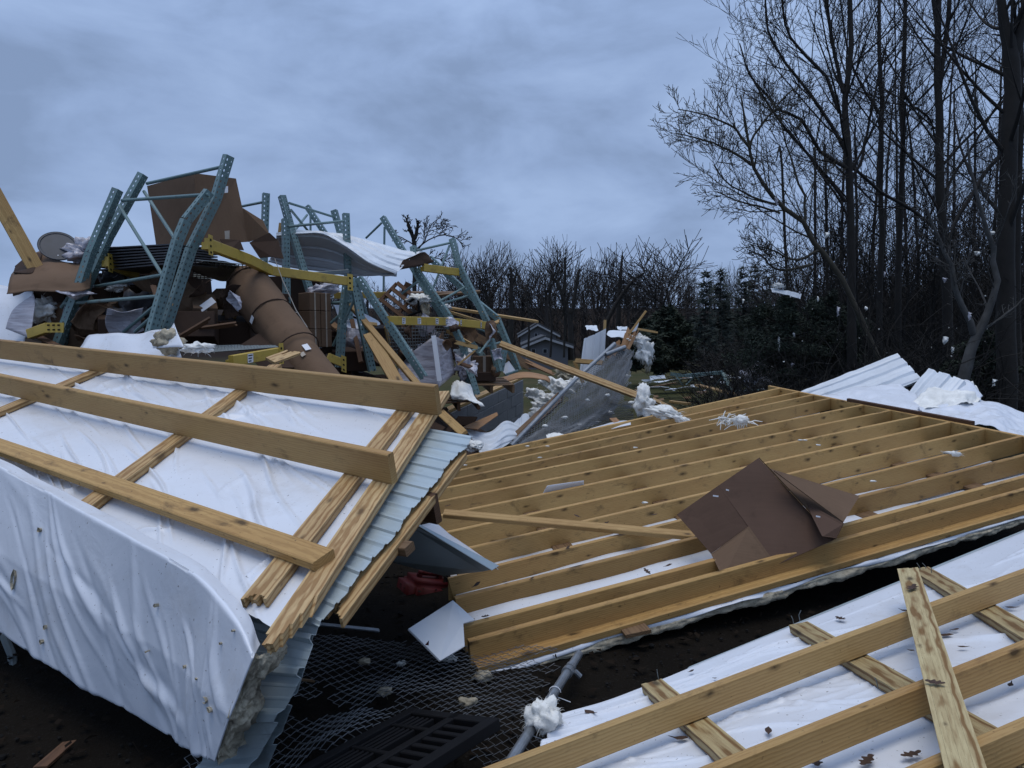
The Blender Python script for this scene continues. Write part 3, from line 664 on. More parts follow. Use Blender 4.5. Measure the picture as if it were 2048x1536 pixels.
near_tree('broken_tree', 'broken tree with two splintered stubs and one drooping branch above the curled siding', 21,
          (34, [(828, 640, 4.5), (829, 560, 4.5), (829, 500, 4.6), (826, 470, 4)]),
          [[(827, 475, 4), (818, 455, 3.4), (811, 433, 1.2)], [(830, 478, 4), (834, 460, 3.4), (837, 441, 2)], [(830, 500, 1.6), (860, 478, 1.2), (895, 470, .9), (925, 482, .5)], [(831, 505, 1.6), (850, 480, 1.2), (862, 450, .9), (882, 434, .5)], [(829, 490, 1.4), (805, 476, 1), (790, 470, .6)], [(831, 520, 1.4), (858, 515, 1.2), (880, 518, .9), (900, 525, .5)]],
          kids=(3, 3, 2), minr=.012, start=.75, lens=(.1, .3), limbkids=(8, 5, 2), limblens=(.3, .5), trop=.02)
for i, (x, lb) in enumerate([(1056, 'thin bare tree in front of the left wall of the far houses'), (1101, 'thin bare tree in front of the middle of the far houses'), (1128, 'thin bare tree at the right side of the far houses')]):
    near_tree('bare_tree', lb, 400 + i, (44, [(x, 715, 2.4), (x + 2, 640, 2), (x - 3, 590, 1.5), (x + 3, 545, .7)]), kids=(14, 5, 3), minr=.012, start=.25, lens=(.2, .36))
# fallen branches heap on the field
rng = random.Random(77); L = []
for i in range(220):
    p = P(1440 + rng.gauss(0, 45), 735, 26); p.z = gz(p.x, p.y) + rng.uniform(0, 1.0); d = Vector((rng.uniform(-1, 1), rng.uniform(-1, 1), rng.uniform(-.2, .6))); d = d.normalized() * rng.uniform(.6, 2)
    L.append(([p, p + d * .5 + Vector((0, 0, .08)), p + d], [rng.uniform(.01, .04), .014, .006]))
v, f = tubes(L, 4); add('fallen_branches', v, f, 'barkdark', kind='stuff', label='heap of fallen grey branches on the far side of the field', cat='branches')

# ------------------------------------------------------------------ houses far behind
def house(label, xl, xr, yb, ye, yp, D, depth, wins, ridge=None):
    a = P(xl, yb, D); b = P(xr, yb, D); zl = P(xl, ye, D).z; zp = P(xl, yp, D).z; base = min(gz(a.x, a.y), a.z) - .3
    t = thing('house', label, 'house', Vector(((a.x + b.x) / 2, a.y, base))); X0, X1, y0, y1 = a.x, b.x, a.y, a.y + depth; xm = (X0 + X1) / 2 if ridge is None else P(ridge, yb, D).x
    vs = [(X0, y0, base), (X1, y0, base), (X1, y0, zl), (xm, y0, zp - .12), (X0, y0, zl), (X0, y1, base), (X1, y1, base), (X1, y1, zl), (xm, y1, zp - .12), (X0, y1, zl)]
    add('wall', vs, [[0, 1, 2, 3, 4], [9, 8, 7, 6, 5], [0, 4, 9, 5], [1, 6, 7, 2]], 'house', t)
    for s, xe in ((-1, X0), (1, X1)):
        o = .35 * s; sl = (zp - zl) / abs(xe - xm)
        A = Vector((xm, y0 - .35, zp)); Bq = Vector((xe + o, y0 - .35, zl - sl * .35 + .05)); Cq = Bq + Vector((0, depth + .7, 0)); Dq = A + Vector((0, depth + .7, 0))
        add('roof', [A, Bq, Cq, Dq], [[0, 1, 2, 3] if s < 0 else [3, 2, 1, 0]], 'roof', t, solid=.14)
        add('barge_board', *boxmesh(Bq + Vector((0, -.03, -.16)), A - Bq, Vector((0, .05, 0)), Vector((0, 0, .16))), 'trim', t)
    for (wx, wy, ww, wh) in wins:
        p = P(wx, wy, D); p.y = y0 - .05; s = D / F
        w = add('window', *boxmesh(p + Vector((-ww * s / 2, 0, -wh * s / 2)), Vector((ww * s, 0, 0)), Vector((0, .08, 0)), Vector((0, 0, wh * s))), 'trim', t)
        add('pane', *boxmesh(p + Vector((-ww * s * .38, -.02, -wh * s * .42)), Vector((ww * s * .76, 0, 0)), Vector((0, .06, 0)), Vector((0, 0, wh * s * .84))), 'glass', w)
house('grey gabled house further back under the dark wood', 1043, 1112, 700, 668, 648, 64, 7, [(1072, 670, 6, 8), (1095, 682, 7, 9)], 1075)
house('pale low house with snow coloured roof edge in front of the gabled one', 1053, 1136, 712, 690, 674, 50, 6, [(1067, 702, 9, 9), (1090, 702, 9, 9)], 1090)
for i, (x, y, w, h, lb) in enumerate([(1186, 656, 24, 9, 'pale crumpled metal sheet far off left of the splintered boards'), (1248, 656, 22, 6, 'pale metal sheet far off behind the splintered boards')]):
    c = P(x, y, 48); s = 48 / F
    v, f = quad_sheet([c + Vector((-w * s / 2, 0, -h * s / 2)), c + Vector((w * s / 2, .3, -h * s / 2)), c + Vector((w * s / 2, 1.4, h * s / 2)), c + Vector((-w * s / 2, 1.2, h * s / 2))], 12, 6, .12, i)
    add('metal_sheet', v, f, 'whitemetal', solid=.01, label=lb, cat='metal sheet')
# ------------------------------------------------------------------ the three big timber panels
deck = Plane(P(936, 1280, 3.4), P(1558, 776, 9.5), P(2045, 871.5, 6.1))
left = Plane(P(790, 965, 3.0), P(650, 1145, 2.4), P(0, 783, 4.9))
right = Plane(P(1151, 1532, 2.25), P(2048, 1185, 3.05), P(1590, 1536, 2.0))

# ---- right: long deck of joists
t = thing('joist_panel', 'long wall section of thirteen parallel joists lying flat across the middle of the wreckage', 'wall section', deck.at(936, 1280, -.14))
JR = [(1558, 776), (1593, 784), (1626, 789), (1663, 795.4), (1708.7, 812.6), (1765, 823.4), (1824.4, 834), (1887.5, 846), (1961, 858.5), (2045, 871.5), (2048, 909), (2048, 951), (2048, 976.7)]
JL = [(939, 910), (926, 926), (912, 941), (899, 958.5), (884, 976), (882, 1001), (923, 1021), (908, 1060), (942, 1094), (895, 1155), (909, 1194.5), (924, 1251), (936, 1280)]
ra, rb = deck.at(1545, 772.5), deck.at(2045, 871.5)
rd = (rb - ra).normalized(); rim_end = rb + rd * 2.3
for i, (a, b) in enumerate(zip(JL, JR)):
    A, B = deck.at(*a), deck.at(*b); d = (B - A).normalized()
    # run on to the rim line, and a little to the left under the other panel where the photo hides the end
    n = deck.n.cross(rd); s = (ra - A).dot(n) / d.dot(n); B = A + d * (s - .021)
    if i < 9: A = A - d * (.5 if i < 5 else .25)
    if i == 9: A = A - d * .05
    br = (.10, 0) if i == 9 else (0, 0)
    plank(A, B, deck.n, .038, .14, 'spruce', 'joist', t, anchor=(0, -.5), broken=br, bow=RND.uniform(-.006, .006) if br == (0, 0) else 0)
plank(ra - rd * .08, rim_end, deck.n, .038, .14, 'spruce', 'rim_board', t, anchor=(0, -.5))
e1, e2 = deck.at(1693, 797, .035), deck.at(1943, 843, .035); plank(e1, e2, deck.n, .038, .12, 'brownwood', 'rim_board', t, anchor=(.55, -.5))
A, B = deck.at(936, 1280), deck.at(2048, 976.7); d = (B - A).normalized(); sdir = deck.n.cross(d)
lo = A + d * .01 - deck.n * .12 - sdir * .055; plank(lo, lo + d * 4.6, deck.n, .075, .038, 'spruce', 'ledger_board', t)
# white facing below the joists
c0 = A - deck.n * .15 - sdir * .06; c1 = c0 + d * 4.7; c3 = deck.at(905, 916) - deck.n * .15 - d * .3; c2 = deck.at(1549, 778) - deck.n * .15
S = loft([[c0, c1], [c3, c2]], False, False)
v, f = disp_grid(S, 60, 60, lambda a, b, u, w: .012 * fbm(a * 1.5, b * 3, 3) + .02 * max(0, fbm(a * .9, b * 1.7, 8)) + .065 * max(0, 1 - w / .34) ** .5 * min(1, max(0, (w - .07) * 15)) * min(1, max(0, (.75 - u) * 4)))
add('vapour_sheet', v, f, 'vinyl', t, smooth=True, solid=.004)
for k, (x, y) in enumerate([(1125, 1095), (1330, 1010), (1560, 960), (1800, 930)]):
    p = deck.at(x, y, -.128); plank(p - rd * 2.6 if k else p - rd * 1.5, p + rd * (1.1 if k else 1.3), deck.n, .14, .02, 'oldwood', 'batten', t)
# billow of facing standing up between two joists
v, f = quad_sheet([deck.at(1084, 990, -.02), deck.at(1168, 972, -.02), deck.at(1168, 962, .035), deck.at(1095, 972, .055)], 14, 6, .01, 5); add('facing_fold', v, f, 'vinyl', t, smooth=True, solid=.003)
# torn facing and insulation along the front edge
rows = [[], [], []]
for k in range(13):
    s = k / 12; p = A + d * (.02 + 4.4 * s) - deck.n * .142 - sdir * .085
    rows[0].append(p); rows[1].append(p - sdir * (.006 + .008 * math.sin(k * 2.1)) - deck.n * .006); rows[2].append(p - sdir * (.012 + .014 * math.sin(k * 1.7 + 1)) - deck.n * (.016 + .010 * math.sin(k * 2.9)))
v, f = disp_grid(loft(rows), 90, 6, lambda a, b, u, w: .012 * fbm(a * 5, b * 9, 2)); add('torn_facing', v, f, 'vinyl', t, smooth=True, solid=.003)
rows = [[], [], [], []]; rng = random.Random(4)
for k in range(24):
    p = A + d * (.05 + 4.35 * k / 23) - sdir * .08; w_ = .5 + .5 * rng.random() + (.5 if rng.random() < .2 else 0)
    rows[0].append(p - deck.n * .152); rows[1].append(p - deck.n * .17 - sdir * .022 * w_); rows[2].append(p - deck.n * (.18 + .022 * w_) - sdir * .012 * w_); rows[3].append(p - deck.n * .20 + sdir * .05)
v, f = disp_grid(loft(rows), 260, 14, lambda a, b, u, w: .016 * fbm(a * 11, b * 30, 2, 4) * math.sin(w * 3.14)); add('insulation_edge', v, f, 'dirtyinsul', t, smooth=True)

# ---- left: raised panel with three long beams
t = thing('roof_panel', 'raised roof section with three long beams over white sheeting in the left foreground', 'roof section', left.at(560, 1250, -.05))
def ext(pl, a, b, ka=0.0, kb=0.0, h=0.0):
    A, B = pl.at(*a, h), pl.at(*b, h); d = (B - A).normalized(); return A - d * ka, B + d * kb
a, b = ext(left, (880, 829), (0, 716), 0, 1.2); plank(b, a, left.n, .038, .165, 'spruce2', 'beam', t, anchor=(0, .5))
a, b = ext(left, (790, 966), (0, 784), 0, 1.2); plank(b, a, left.n, .038, .14, 'spruce2', 'beam', t, anchor=(0, .5))
a, b = ext(left, (629, 1144), (0, 914), 0, .8); dl = (a - b).normalized(); sl_ = left.n.cross(dl)
pb = plank(b, a, left.n, .098, .036, 'spruce', 'beam', t, anchor=(.5, .5)); pb['label'] = 'beam lying on its flat side'
dn = (left.at(560, 1250) - left.at(880, 810)).normalized()
for (p0, p1, w, br, up, mt) in [((250, 715), (-260, 925), .089, (0, 0), 0, 'pine'), ((512, 757), (158, 1016), .089, (0, .05), .3, 'pine'), ((783, 850), (500, 1206), .089, (0, .05), .55, 'pine'), ((846, 838), (532, 1308), .089, (.0, .17), .42, 'pine')]:
    a, b = left.at(*p0), left.at(*p1); d0 = (b - a).normalized()
    plank(a - d0 * up, b, left.n, w, .036, mt, 'batten', t, anchor=(0, -.5), broken=br, skew=.42 if br[1] > .1 else 0)
a, b = left.at(924, 895, -.092), left.at(652, 1245, -.092); plank(a, b, left.n, .089, .038, 'pine', 'batten', t, broken=(.05, .11), anchor=(0, -.5))
# white sheet over ribbed metal
c = [left.at(868, 790, -.040), left.at(556, 1262, -.040), left.at(-120, 868, -.040), left.at(-330, 660, -.040)]
S = loft([[c[0], c[3]], [c[1], c[2]]], False, False)
rs = random.Random(20); seeds = []
for k in range(95):
    seeds.append((rs.uniform(.2, 4.6), rs.uniform(.1, 3.7), -rs.uniform(.75, 1.25) if rs.random() < .8 else rs.uniform(.6, 1.2), rs.uniform(.25, .65), rs.uniform(.012, .026), rs.uniform(.010, .022)))
def pan(um, vm, u, v): return ridges(um, vm, seeds) + .004 * fbm(um * 2, vm * 2, 1) - .001
v, f = disp_grid(S, 330, 190, lambda a, b, u, w: pan(a, b, u, w) * (1 if left.n.dot((c[3] - c[0]).cross(c[1] - c[0])) > 0 else -1)); add('vapour_sheet', v, f, 'vinyl', t, smooth=True)
m = [left.at(945, 868, -.058), left.at(636, 1247, -.058), left.at(-120, 872, -.058), left.at(-330, 645, -.058)]
S = loft([[m[0], m[3]], [m[1], m[2]]], False, False); sg = 1 if left.n.dot((m[3] - m[0]).cross(m[1] - m[0])) > 0 else -1
edge = lambda w: .022 * fbm(w * 7, 1, 4)
v, f = disp_grid(lambda u, w: S(u, w) + dl * edge(w) * (1 - u) ** 6, 60, 220, lambda a, b, u, w: sg * (rib(b + .05, .2286, .009) - .012)); add('metal_sheet', v, f, 'metal', t, solid=.002)
a = P(790, 1100, 2.75); plank(left.at(840, 1020, -.19) - dl * .5, left.at(874, 1018, -.16), left.n, .038, .14, 'brownwood', 'beam', t)
plank(left.at(740, 1112, -.17) - dl * .3, left.at(820, 1098, -.12), left.n, .06, .038, 'oldwood', 'batten', t)
# flap of sheet and lump of insulation rising behind the top beam
v, f = quad_sheet([P(150, 712, 5.7), P(364, 716, 5.0), P(345, 660, 5.3), P(180, 672, 5.9)], 18, 8, .03, 2); add('sheet_flap', v, f, 'vinyl', t, smooth=True, solid=.004)
v, f = quad_sheet([P(305, 696, 5.05), P(372, 700, 4.9), P(350, 652, 5.25), P(338, 660, 5.2)], 14, 10, .05, 6); add('sheet_flap', v, f, 'vinyl', t, smooth=True, solid=.004)
tuft(P(335, 683, 5.05), (.10, .05, .075), None, seed=4, name='insulation', mat='dirtyinsul', parent=t, strands=10)
tuft(P(396, 696, 4.9), (.10, .05, .035), None, seed=5, name='insulation', parent=t, strands=14)

# ---- the blanket folded over the edge and hanging to the ground
t = thing('folded_siding', 'white insulated siding folded over the panel edge, hanging wrinkled to the ground', 'siding', G(300, 1470, 0))
T = [P(-260, 880, 3.75), P(-60, 912, 3.48), P(60, 965, 3.2), P(147, 1015, 2.95), P(270, 1082, 2.6), P(386, 1148, 2.35), P(470, 1240, 2.15), P(507, 1314, 2.05)]
T0 = [p + (left.at(600, 1000) - left.at(560, 1250)).normalized() * .10 + left.n * -.035 for p in T]
B_ = [P(-260, 1150, 3.55), P(-60, 1225, 3.35), P(40, 1295, 3.1), P(130, 1350, 2.9), P(230, 1407, 2.7), P(325, 1466, 2.5), P(385, 1500, 2.35), P(428, 1526, 2.2)]
Mi = [a.lerp(b, .5) - FWD * .035 for a, b in zip(T, B_)]
B2 = [p + FWD * .16 + Vector((0, 0, .03)) for p in B_]
S = loft([T0, T, Mi, B_, B2], True, False); S_BL = S; rs = random.Random(8); seeds = []
for k in range(52):
    seeds.append((rs.uniform(.1, 2.9), rs.uniform(.25, .8), rs.uniform(.32, .8), rs.uniform(.28, .75), rs.uniform(.010, .026), rs.choice([1, 1, -1]) * rs.uniform(.004, .012)))
v, f = disp_grid(S, 300, 150, lambda a, b, u, w: -ridges(a, b, seeds) * min(1, (1 - u) * 12) * min(1, max(0, (w - .2) * 5)) * (1 - .55 * min(1, max(0, (w - .55) * 5))) + .008 * fbm(a * 1.8, b * 1.8, 9, 3)); add('facing', v, f, 'vinyl', t, smooth=True, solid=.004)
# insulation core in the open end
rows = [[], [], []]
for k in range(8):
    s = k / 7; p = lin_eval([T[-1], Mi[-1], B_[-1]], s); w_ = .05 + .02 * math.sin(k * 1.9)
    rows[0].append(p + FWD * .012 + Vector((-.01, 0, 0))); rows[1].append(p + Vector((w_ * .7, .03, 0))); rows[2].append(p + Vector((w_ * 1.1, .12, 0)))
v, f = disp_grid(loft(rows), 160, 40, lambda a, b, u, w: .022 * fbm(a * 7, b * 14, 5, 4) + .012 * fbm(a * 26, b * 50, 2, 3)); add('insulation', v, f, 'dirtyinsul', t, smooth=True)
# ribbed metal skin behind, two layers
for k, (tp, bt, mt) in enumerate([([(470, 1195, -.085), (638, 1247, -.085)], [(400, 1560, 2.42), (500, 1545, 2.28)], 'metal'), ([(480, 1200, -.12), (634, 1250, -.12)], [(440, 1580, 2.5), (535, 1545, 2.36)], 'metal')]):
    tl, tr = left.at(*tp[0]), left.at(*tp[1]); bl, br_ = P(*bt[0]), P(*bt[1]); ml, mr = tl.lerp(bl, .45), P(592 - 4 * k, 1372 + 30 * k, 2.18 + .09 * k)
    S = loft([[tl, tr], [ml, mr], [bl, br_]], False, True)
    v, f = disp_grid(S, 30, 130, lambda a, b, u, w: (rib(b + .1 * k, .16, .022) + .01 * fbm(a * 3, b * 3, k)) * -1); add('metal_skin', v, f, mt, t, solid=.002)
# little tears in the facing
SAMP = [(S_BL(i / 80, j / 60), i / 80, j / 60) for i in range(81) for j in range(12, 50)]
def pix(p):
    q = p - EYE; dd = q.dot(FWD); return 1024 + F * q.x / dd, 768 - F * q.dot(UPV) / dd
SPX = [(pix(p), p, u, w) for p, u, w in SAMP]
for (x, y, w, h) in [(33, 1155, 8, 20), (88, 1060, 7, 5), (412, 1395, 13, 7), (424, 1415, 8, 6), (96, 1258, 4, 5), (84, 1282, 4, 5), (316, 1211, 4, 4), (474, 1256, 3, 3), (448, 1288, 3, 3), (380, 1330, 3, 3), (400, 1352, 3, 2), (300, 1300, 2, 2)]:
    _, c, u, w_ = min(SPX, key=lambda s: (s[0][0] - x) ** 2 + (s[0][1] - y) ** 2)
    du = (S_BL(min(u + .02, 1), w_) - S_BL(u - .02, w_)).normalized(); n_ = du.cross(S_BL(u, w_ + .02) - S_BL(u, w_ - .02)).normalized(); n_ = n_ if n_.dot(EYE - c) > 0 else -n_
    dv = n_.cross(du); s = (c - EYE).dot(FWD) / F; k = 9; rg = random.Random(x)
    rim_ = [c + n_ * .016 + du * (math.cos(i / k * 6.28) * w * s * rg.uniform(.6, 1.3)) + dv * (math.sin(i / k * 6.28) * h * s * rg.uniform(.6, 1.3)) for i in range(k)]
    inner = [p.lerp(c, .3) - n_ * .012 for p in rim_]
    add('tear', rim_ + inner + [c - n_ * .004], [[i, (i + 1) % k, k + (i + 1) % k, k + i] for i in range(k)] + [[k + i, k + (i + 1) % k, 2 * k] for i in range(k)], 'dirtyinsul', t)

# ---- right foreground panel
t = thing('roof_panel', 'roof section with diagonal beams over white sheeting filling the lower right corner', 'roof section', right.at(1151, 1532, -.05))
for (p0, p1, ka, kb, h) in [((1151, 1532), (2048, 1185), .35, .6, .089), ((1590, 1536), (2048, 1346), .6, .9, .089), ((1960, 1560), (2048, 1520), .6, 1.2, .089)]:
    a, b = ext(right, p0, p1, ka, kb); plank(a, b, right.n, .038, h, 'spruce2', 'beam', t, anchor=(0, .5), bow=.004)
for (p0, p1, kb) in [((1302, 1362), (1480, 1518), .9), ((1596, 1246), (1780, 1353), 1.6), ((1838, 1135), (2048, 1259), 1.2)]:
    a, b = ext(right, p0, p1, 0, kb); plank(a, b, right.n, .089, .036, 'treated', 'batten', t, anchor=(0, -.5), broken=(.012, 0))
c = [right.at(1112, 1440, -.046), right.at(2160, 1012, -.046), right.at(2700, 1560, -.046), right.at(1040, 1640, -.046)]
S = loft([[c[0], c[1]], [c[3], c[2]]], False, False); rs = random.Random(33); seeds = []
for k in range(64):
    seeds.append((rs.uniform(.1, 2.9), rs.uniform(.15, 1.6), rs.choice([rs.uniform(-.5, .3), rs.uniform(.1, .6)]), rs.uniform(.22, .5), rs.uniform(.009, .016), rs.uniform(.005, .011)))
sg = 1 if right.n.dot((c[1] - c[0]).cross(c[3] - c[0])) > 0 else -1
def rp(a, b, u, w): return sg * (ridges(a, b, seeds) + .003 * fbm(a * 2, b * 2, 4) + .05 * math.exp(-(u / .05) ** 2) * (.4 + fbm(b * 4, 1, 1)) - .02 * math.exp(-(w / .02) ** 2))
v, f = disp_grid(S, 300, 190, rp); add('vapour_sheet', v, f, 'vinyl', t, smooth=True, solid=.003)
dz = (c[0] - c[3]).normalized()
m = [c[0] + (c[1] - c[0]) * .17 + dz * .035 - right.n * .02, c[1] + dz * .03 - right.n * .02, c[2] - right.n * .02, c[3] - right.n * .02]
v, f = disp_grid(loft([[m[0], m[1]], [m[3], m[2]]], False, False), 60, 60, lambda a, b, u, w: .0); add('metal_sheet', v, f, 'metal', t, solid=.004)
rng = random.Random(41)
for (x, y) in [(1052, 522), (1078, 505), (1600, 296), (1625, 292), (1650, 310), (1545, 330), (1415, 795), (470, 772)]:
    X_, Y_ = b3(x, y); p = right.at(X_, Y_ + 4, -.004); e_ = (right.n + Vector((rng.gauss(0, .5), rng.gauss(0, .3), 0))).normalized(); q = p + right.n * .018
    tube_obj('nail', [p - right.n * .01, q, q + e_ * rng.uniform(.012, .03)], [.0019] * 3, 'darkmetal', t, 5)
# loose figured board lying across the beams
a, b = right.at(1818, 1150, .10), right.at(1929, 1536, .10); d0 = (b - a).normalized()
plank(a, b + d0 * .5, right.n, .086, .034, 'treated', 'loose_board', None, anchor=(0, .5), broken=(.015, 0), label='loose strongly grained board lying across the beams at lower right', cat='board')
# dead leaves
def leafmesh(kind, rng):
    if kind == 0:  # oak leaf
        out_ = []; n = 16
        for i in range(n):
            s = i / (n - 1); w = .22 * math.sin(math.pi * s) ** .7 * (1 + .45 * math.sin(s * 22))
            out_.append((s - .5, w))
        lo_ = [(x, -w * rng.uniform(.8, 1.1)) for x, w in reversed(out_[1:-1])]
        pts = out_ + lo_
    else: pts = [(-.6, .015), (-.3, .06), (0, .2), (.25, .22), (.5, .0), (.2, -.17), (-.05, -.2), (-.3, -.05), (-.6, -.015)]
    return pts
LEAFPOS = [(1255, 513, 50, 0), (175, 918, 60, 1), (945, 1000, 60, 1), (1705, 585, 60, 1), (1785, 635, 36, 1), (1560, 1100, 80, 0), (1370, 1128, 90, 0), (1150, 1132, 80, 0), (560, 1030, 70, 1), (1995, 465, 40, 1), (1905, 478, 60, 0), (1775, 890, 30, 1), (712, 770, 16, 1), (610, 740, 30, 1), (1990, 798, 46, 1), (1530, 478, 40, 1), (1560, 650, 26, 1), (1665, 790, 70, 0), (1565, 380, 70, 0), (590, 1000, 36, 1), (1750, 560, 30, 1), (1365, 762, 28, 1), (1880, 500, 40, 1), (1960, 660, 24, 1)]
rng = random.Random(6)
for i, (x, y, sz, kd) in enumerate(LEAFPOS):
    onb = i in (17, 18); X_, Y_ = b3(x, y); c = right.at(X_, Y_, .142 if onb else -.028); s = sz / 2.16 * (c - EYE).dot(FWD) / F
    an = rng.uniform(0, 6.28); ex = Vector((math.cos(an), math.sin(an), 0)); ex = (ex - right.n * ex.dot(right.n)).normalized(); ey = right.n.cross(ex)
    pts = leafmesh(kd, rng); vs = [c + ex * px * s * 1.2 + ey * py * s * 1.2 + right.n * (.10 * s * (px * px * 3 + abs(py) * 1.4) + rng.uniform(0, .02) * s) for px, py in pts]; n = len(vs)
    vs.append(c + right.n * .002); fs = [[k, (k + 1) % n, n] for k in range(n)]
    add('dead_leaf', vs, fs, 'leaf', None, solid=.0006, label='dead oak leaf stuck to the loose figured board' if onb else ('lobed dead oak leaf lying on the white sheeting at lower right' if kd == 0 else 'small curled dead leaf lying on the white sheeting at lower right'), cat='leaf', group='dead leaves on the lower right panel')
rng = random.Random(9)
for i, (x, y) in enumerate([(1240, 610), (920, 720), (370, 1180), (500, 950), (1170, 560), (680, 925), (1500, 500), (310, 970), (120, 440), (1590, 840), (1450, 880), (985, 510)]):
    X_, Y_ = q6(x, y); c = deck.at(X_, Y_, .006); s = .05 * rng.uniform(.7, 1.3); an = rng.uniform(0, 6.28); ex = Vector((math.cos(an), math.sin(an), .3)).normalized(); ey = deck.n.cross(ex).normalized(); pts = leafmesh(i % 2, rng)
    vs = [c + ex * px * s + ey * py * s + deck.n * (.3 * s * (px * px + abs(py))) for px, py in pts]; n = len(vs); vs.append(c + deck.n * .002); fs = [[k, (k + 1) % n, n] for k in range(n)]
    add('dead_leaf', vs, fs, 'leaf', None, solid=.0006, label='small dead leaf caught on top of the long row of joists', cat='leaf', group='dead leaves on the joists')

# ------------------------------------------------------------------ things lying on the joists
t = thing('cardboard_box', 'opened brown cardboard box tipped on its corner across the joists', 'box', P(1555, 1110, 4.5))
A_, B_b, C_, D_ = deck.at(1354, 1029, .22), deck.at(1517, 916, .46), deck.at(1669, 1079, .03), deck.at(1553, 1130, -.045)
fc = Plane(B_b, C_, D_); A_ = fc.at(1354, 1029, -.10); E_ = fc.at(1437, 971, -.004); F_ = fc.at(1422, 1107, -.07); I_ = fc.at(1497, 1052, -.004); H_ = deck.at(1446, 1156, -.05)
V1 = Vector((.012, .02, 0))
poly_board('panel', [E_, B_b, C_, D_], .006, 'cardbox', t); poly_board('panel', [A_, E_, I_, F_], .006, 'cardbox', t)
poly_board('flap', [F_ + Vector((0, -.004, 0)), I_ + Vector((0, -.004, 0)), D_, H_], .006, 'card', t)  # paler cardboard paints in the light on this tilted flap
poly_board('panel', [B_b + V1, deck.at(1540, 937, .40), deck.at(1719, 992, .14), deck.at(1687, 1044, .08), deck.at(1672, 1078, .06), C_ + V1], .006, 'card', t)  # right side in paler cardboard, its brighter light put into the colour
poly_board('flap', [deck.at(1548, 941, .43), deck.at(1719, 992, .20), deck.at(1687, 1044, .14)], .006, 'card', t)
poly_board('flap', [deck.at(1610, 1004, .22), deck.at(1687, 1046, .17), deck.at(1672, 1076, .10), deck.at(1644, 1072, .12)], .006, 'cardbox', t)
for (x, y, w, h) in [(1452, 978, 5, 3), (1426, 990, 9, 2), (1632, 1031, 7, 3)]:
    c = deck.at(x, y, .40 if x < 1600 else .24); poly_board('label', [c, c + Vector((w * .0035, 0, -.004)), c + Vector((w * .0035, 0, -.012)), c + Vector((0, 0, -.008))], .001, 'paper', t)
a, b = P(888, 1027, 4.75), P(1392, 1072, 4.55); plank(a, b, Vector((0, -.5, 1)), .06, .036, 'spruce2', 'loose_board', label='loose narrow board lying slantwise over the joists left of the tipped box', cat='board')
tuft(P(1288, 805, 8.6), (.11, .10, .16), 'upright lump of white insulation at the foot of the long slanting beam', seed=11, strands=50)
tuft(P(1335, 828, 8.2), (.22, .10, .07), 'flat clump of white insulation draped over the far joists', seed=12, strands=50, rot=.25)
t = thing('plastic_net', 'lacy scrap of white plastic caught on the far joists', 'plastic scrap', P(1468, 845, 7.5)); rng = random.Random(2); L = []
for k in range(70):
    p = P(1440 + 55 * rng.random() ** .7, 842 + rng.uniform(-6, 8), 7.5); q = p + Vector((rng.gauss(0, .07), rng.gauss(0, .05), rng.gauss(0, .045))); L.append(([p, p.lerp(q, .5) + Vector((0, 0, .02)), q], [.006, .006, .003]))
v, f = tubes(L, 4); add('strands', v, f, 'insul', t, kind='stuff'); tuft(P(1481, 840, 7.45), (.07, .04, .05), None, seed=77, name='clump', parent=t, strands=20)
for i, (x, y) in enumerate([(1637, 890), (1600, 880), (1746, 962), (1055, 892), (1095, 892), (1080, 915), (1290, 1005), (930, 930), (1270, 895), (1610, 880)]):
    tuft(deck.at(x, y, .006), (.022, .012, .006), 'tiny wisp of white insulation on top of the joists', seed=30 + i, strands=10, sub=2, group='wisps of insulation on the joists', name='insulation_wisp')
tuft(deck.at(1906, 907, .0), (.07, .02, .02), 'thin fringe of white insulation lying on a joist near the right edge', seed=45, strands=30, sub=2)

# ------------------------------------------------------------------ foreground gap: chain link, pallet, pipe, board
def chainlink(name, label, S, lu, lv, pitch, rw, mat='wire', keep=None, cat='chain link fence', parts=()):
    nu, nv = int(lu / pitch), int(lv / pitch); L = []
    t = thing(name, label, cat, S(.5, .5))
    for i in range(nu):
        run, rr = [], []
        for k in range(nv + 1):
            u = max(0, (i + ((k + i) % 2) * 1.10 - .05) / nu); w = k / nv
            if keep is None or keep(u, w):
                e = .004 if (k + i) % 2 else -.004; run.append(S(min(u, 1), w) + Vector((0, 0, e)))
            else:
                if len(run) > 2: L.append((run, rw))
                run = []
        if len(run) > 2: L.append((run, rw))
    v, f = tubes(L, 4); add('wire_mesh', v, f, mat, t, kind='stuff'); return t
cA, cB, cC, cD = G(470, 1262, .05), G(1210, 1310, .05), G(1140, 1620, .05), G(330, 1640, .05)
Sb = loft([[cA, cB], [cD, cC]], False, False)
def Sg(u, w):
    p = Sb(u, w); x = p.x; p = p + Vector((0, 0, .01 + .12 * w * math.exp(-((u - .62 + .3 * w) / .12) ** 2) + .06 * math.sin(u * 9 + w * 3) * w + .03 * fbm(u * 4, w * 4, 3))); return p
chainlink('chain_link_fence', 'flattened galvanised chain link fence lying crumpled on the dark ground in front', Sg, 2.1, 1.9, .036, .0015, keep=lambda u, w: fbm(u * 5, w * 5, 7, 3) < .5 and not (u > .88 + .05 * math.sin(w * 50)))
t = thing('steel_pipe', 'galvanised fence pipe lying diagonally beside the flattened chain link', 'pipe', P(1013, 1536, 2.3))
pa, pb_ = P(985, 1580, 2.2), P(1158, 1308, 3.35); tube_obj('pipe', [pa, pa.lerp(pb_, .5), pb_], [.019, .019, .019], 'galv', t, 14)
pd = (pb_ - pa).normalized()
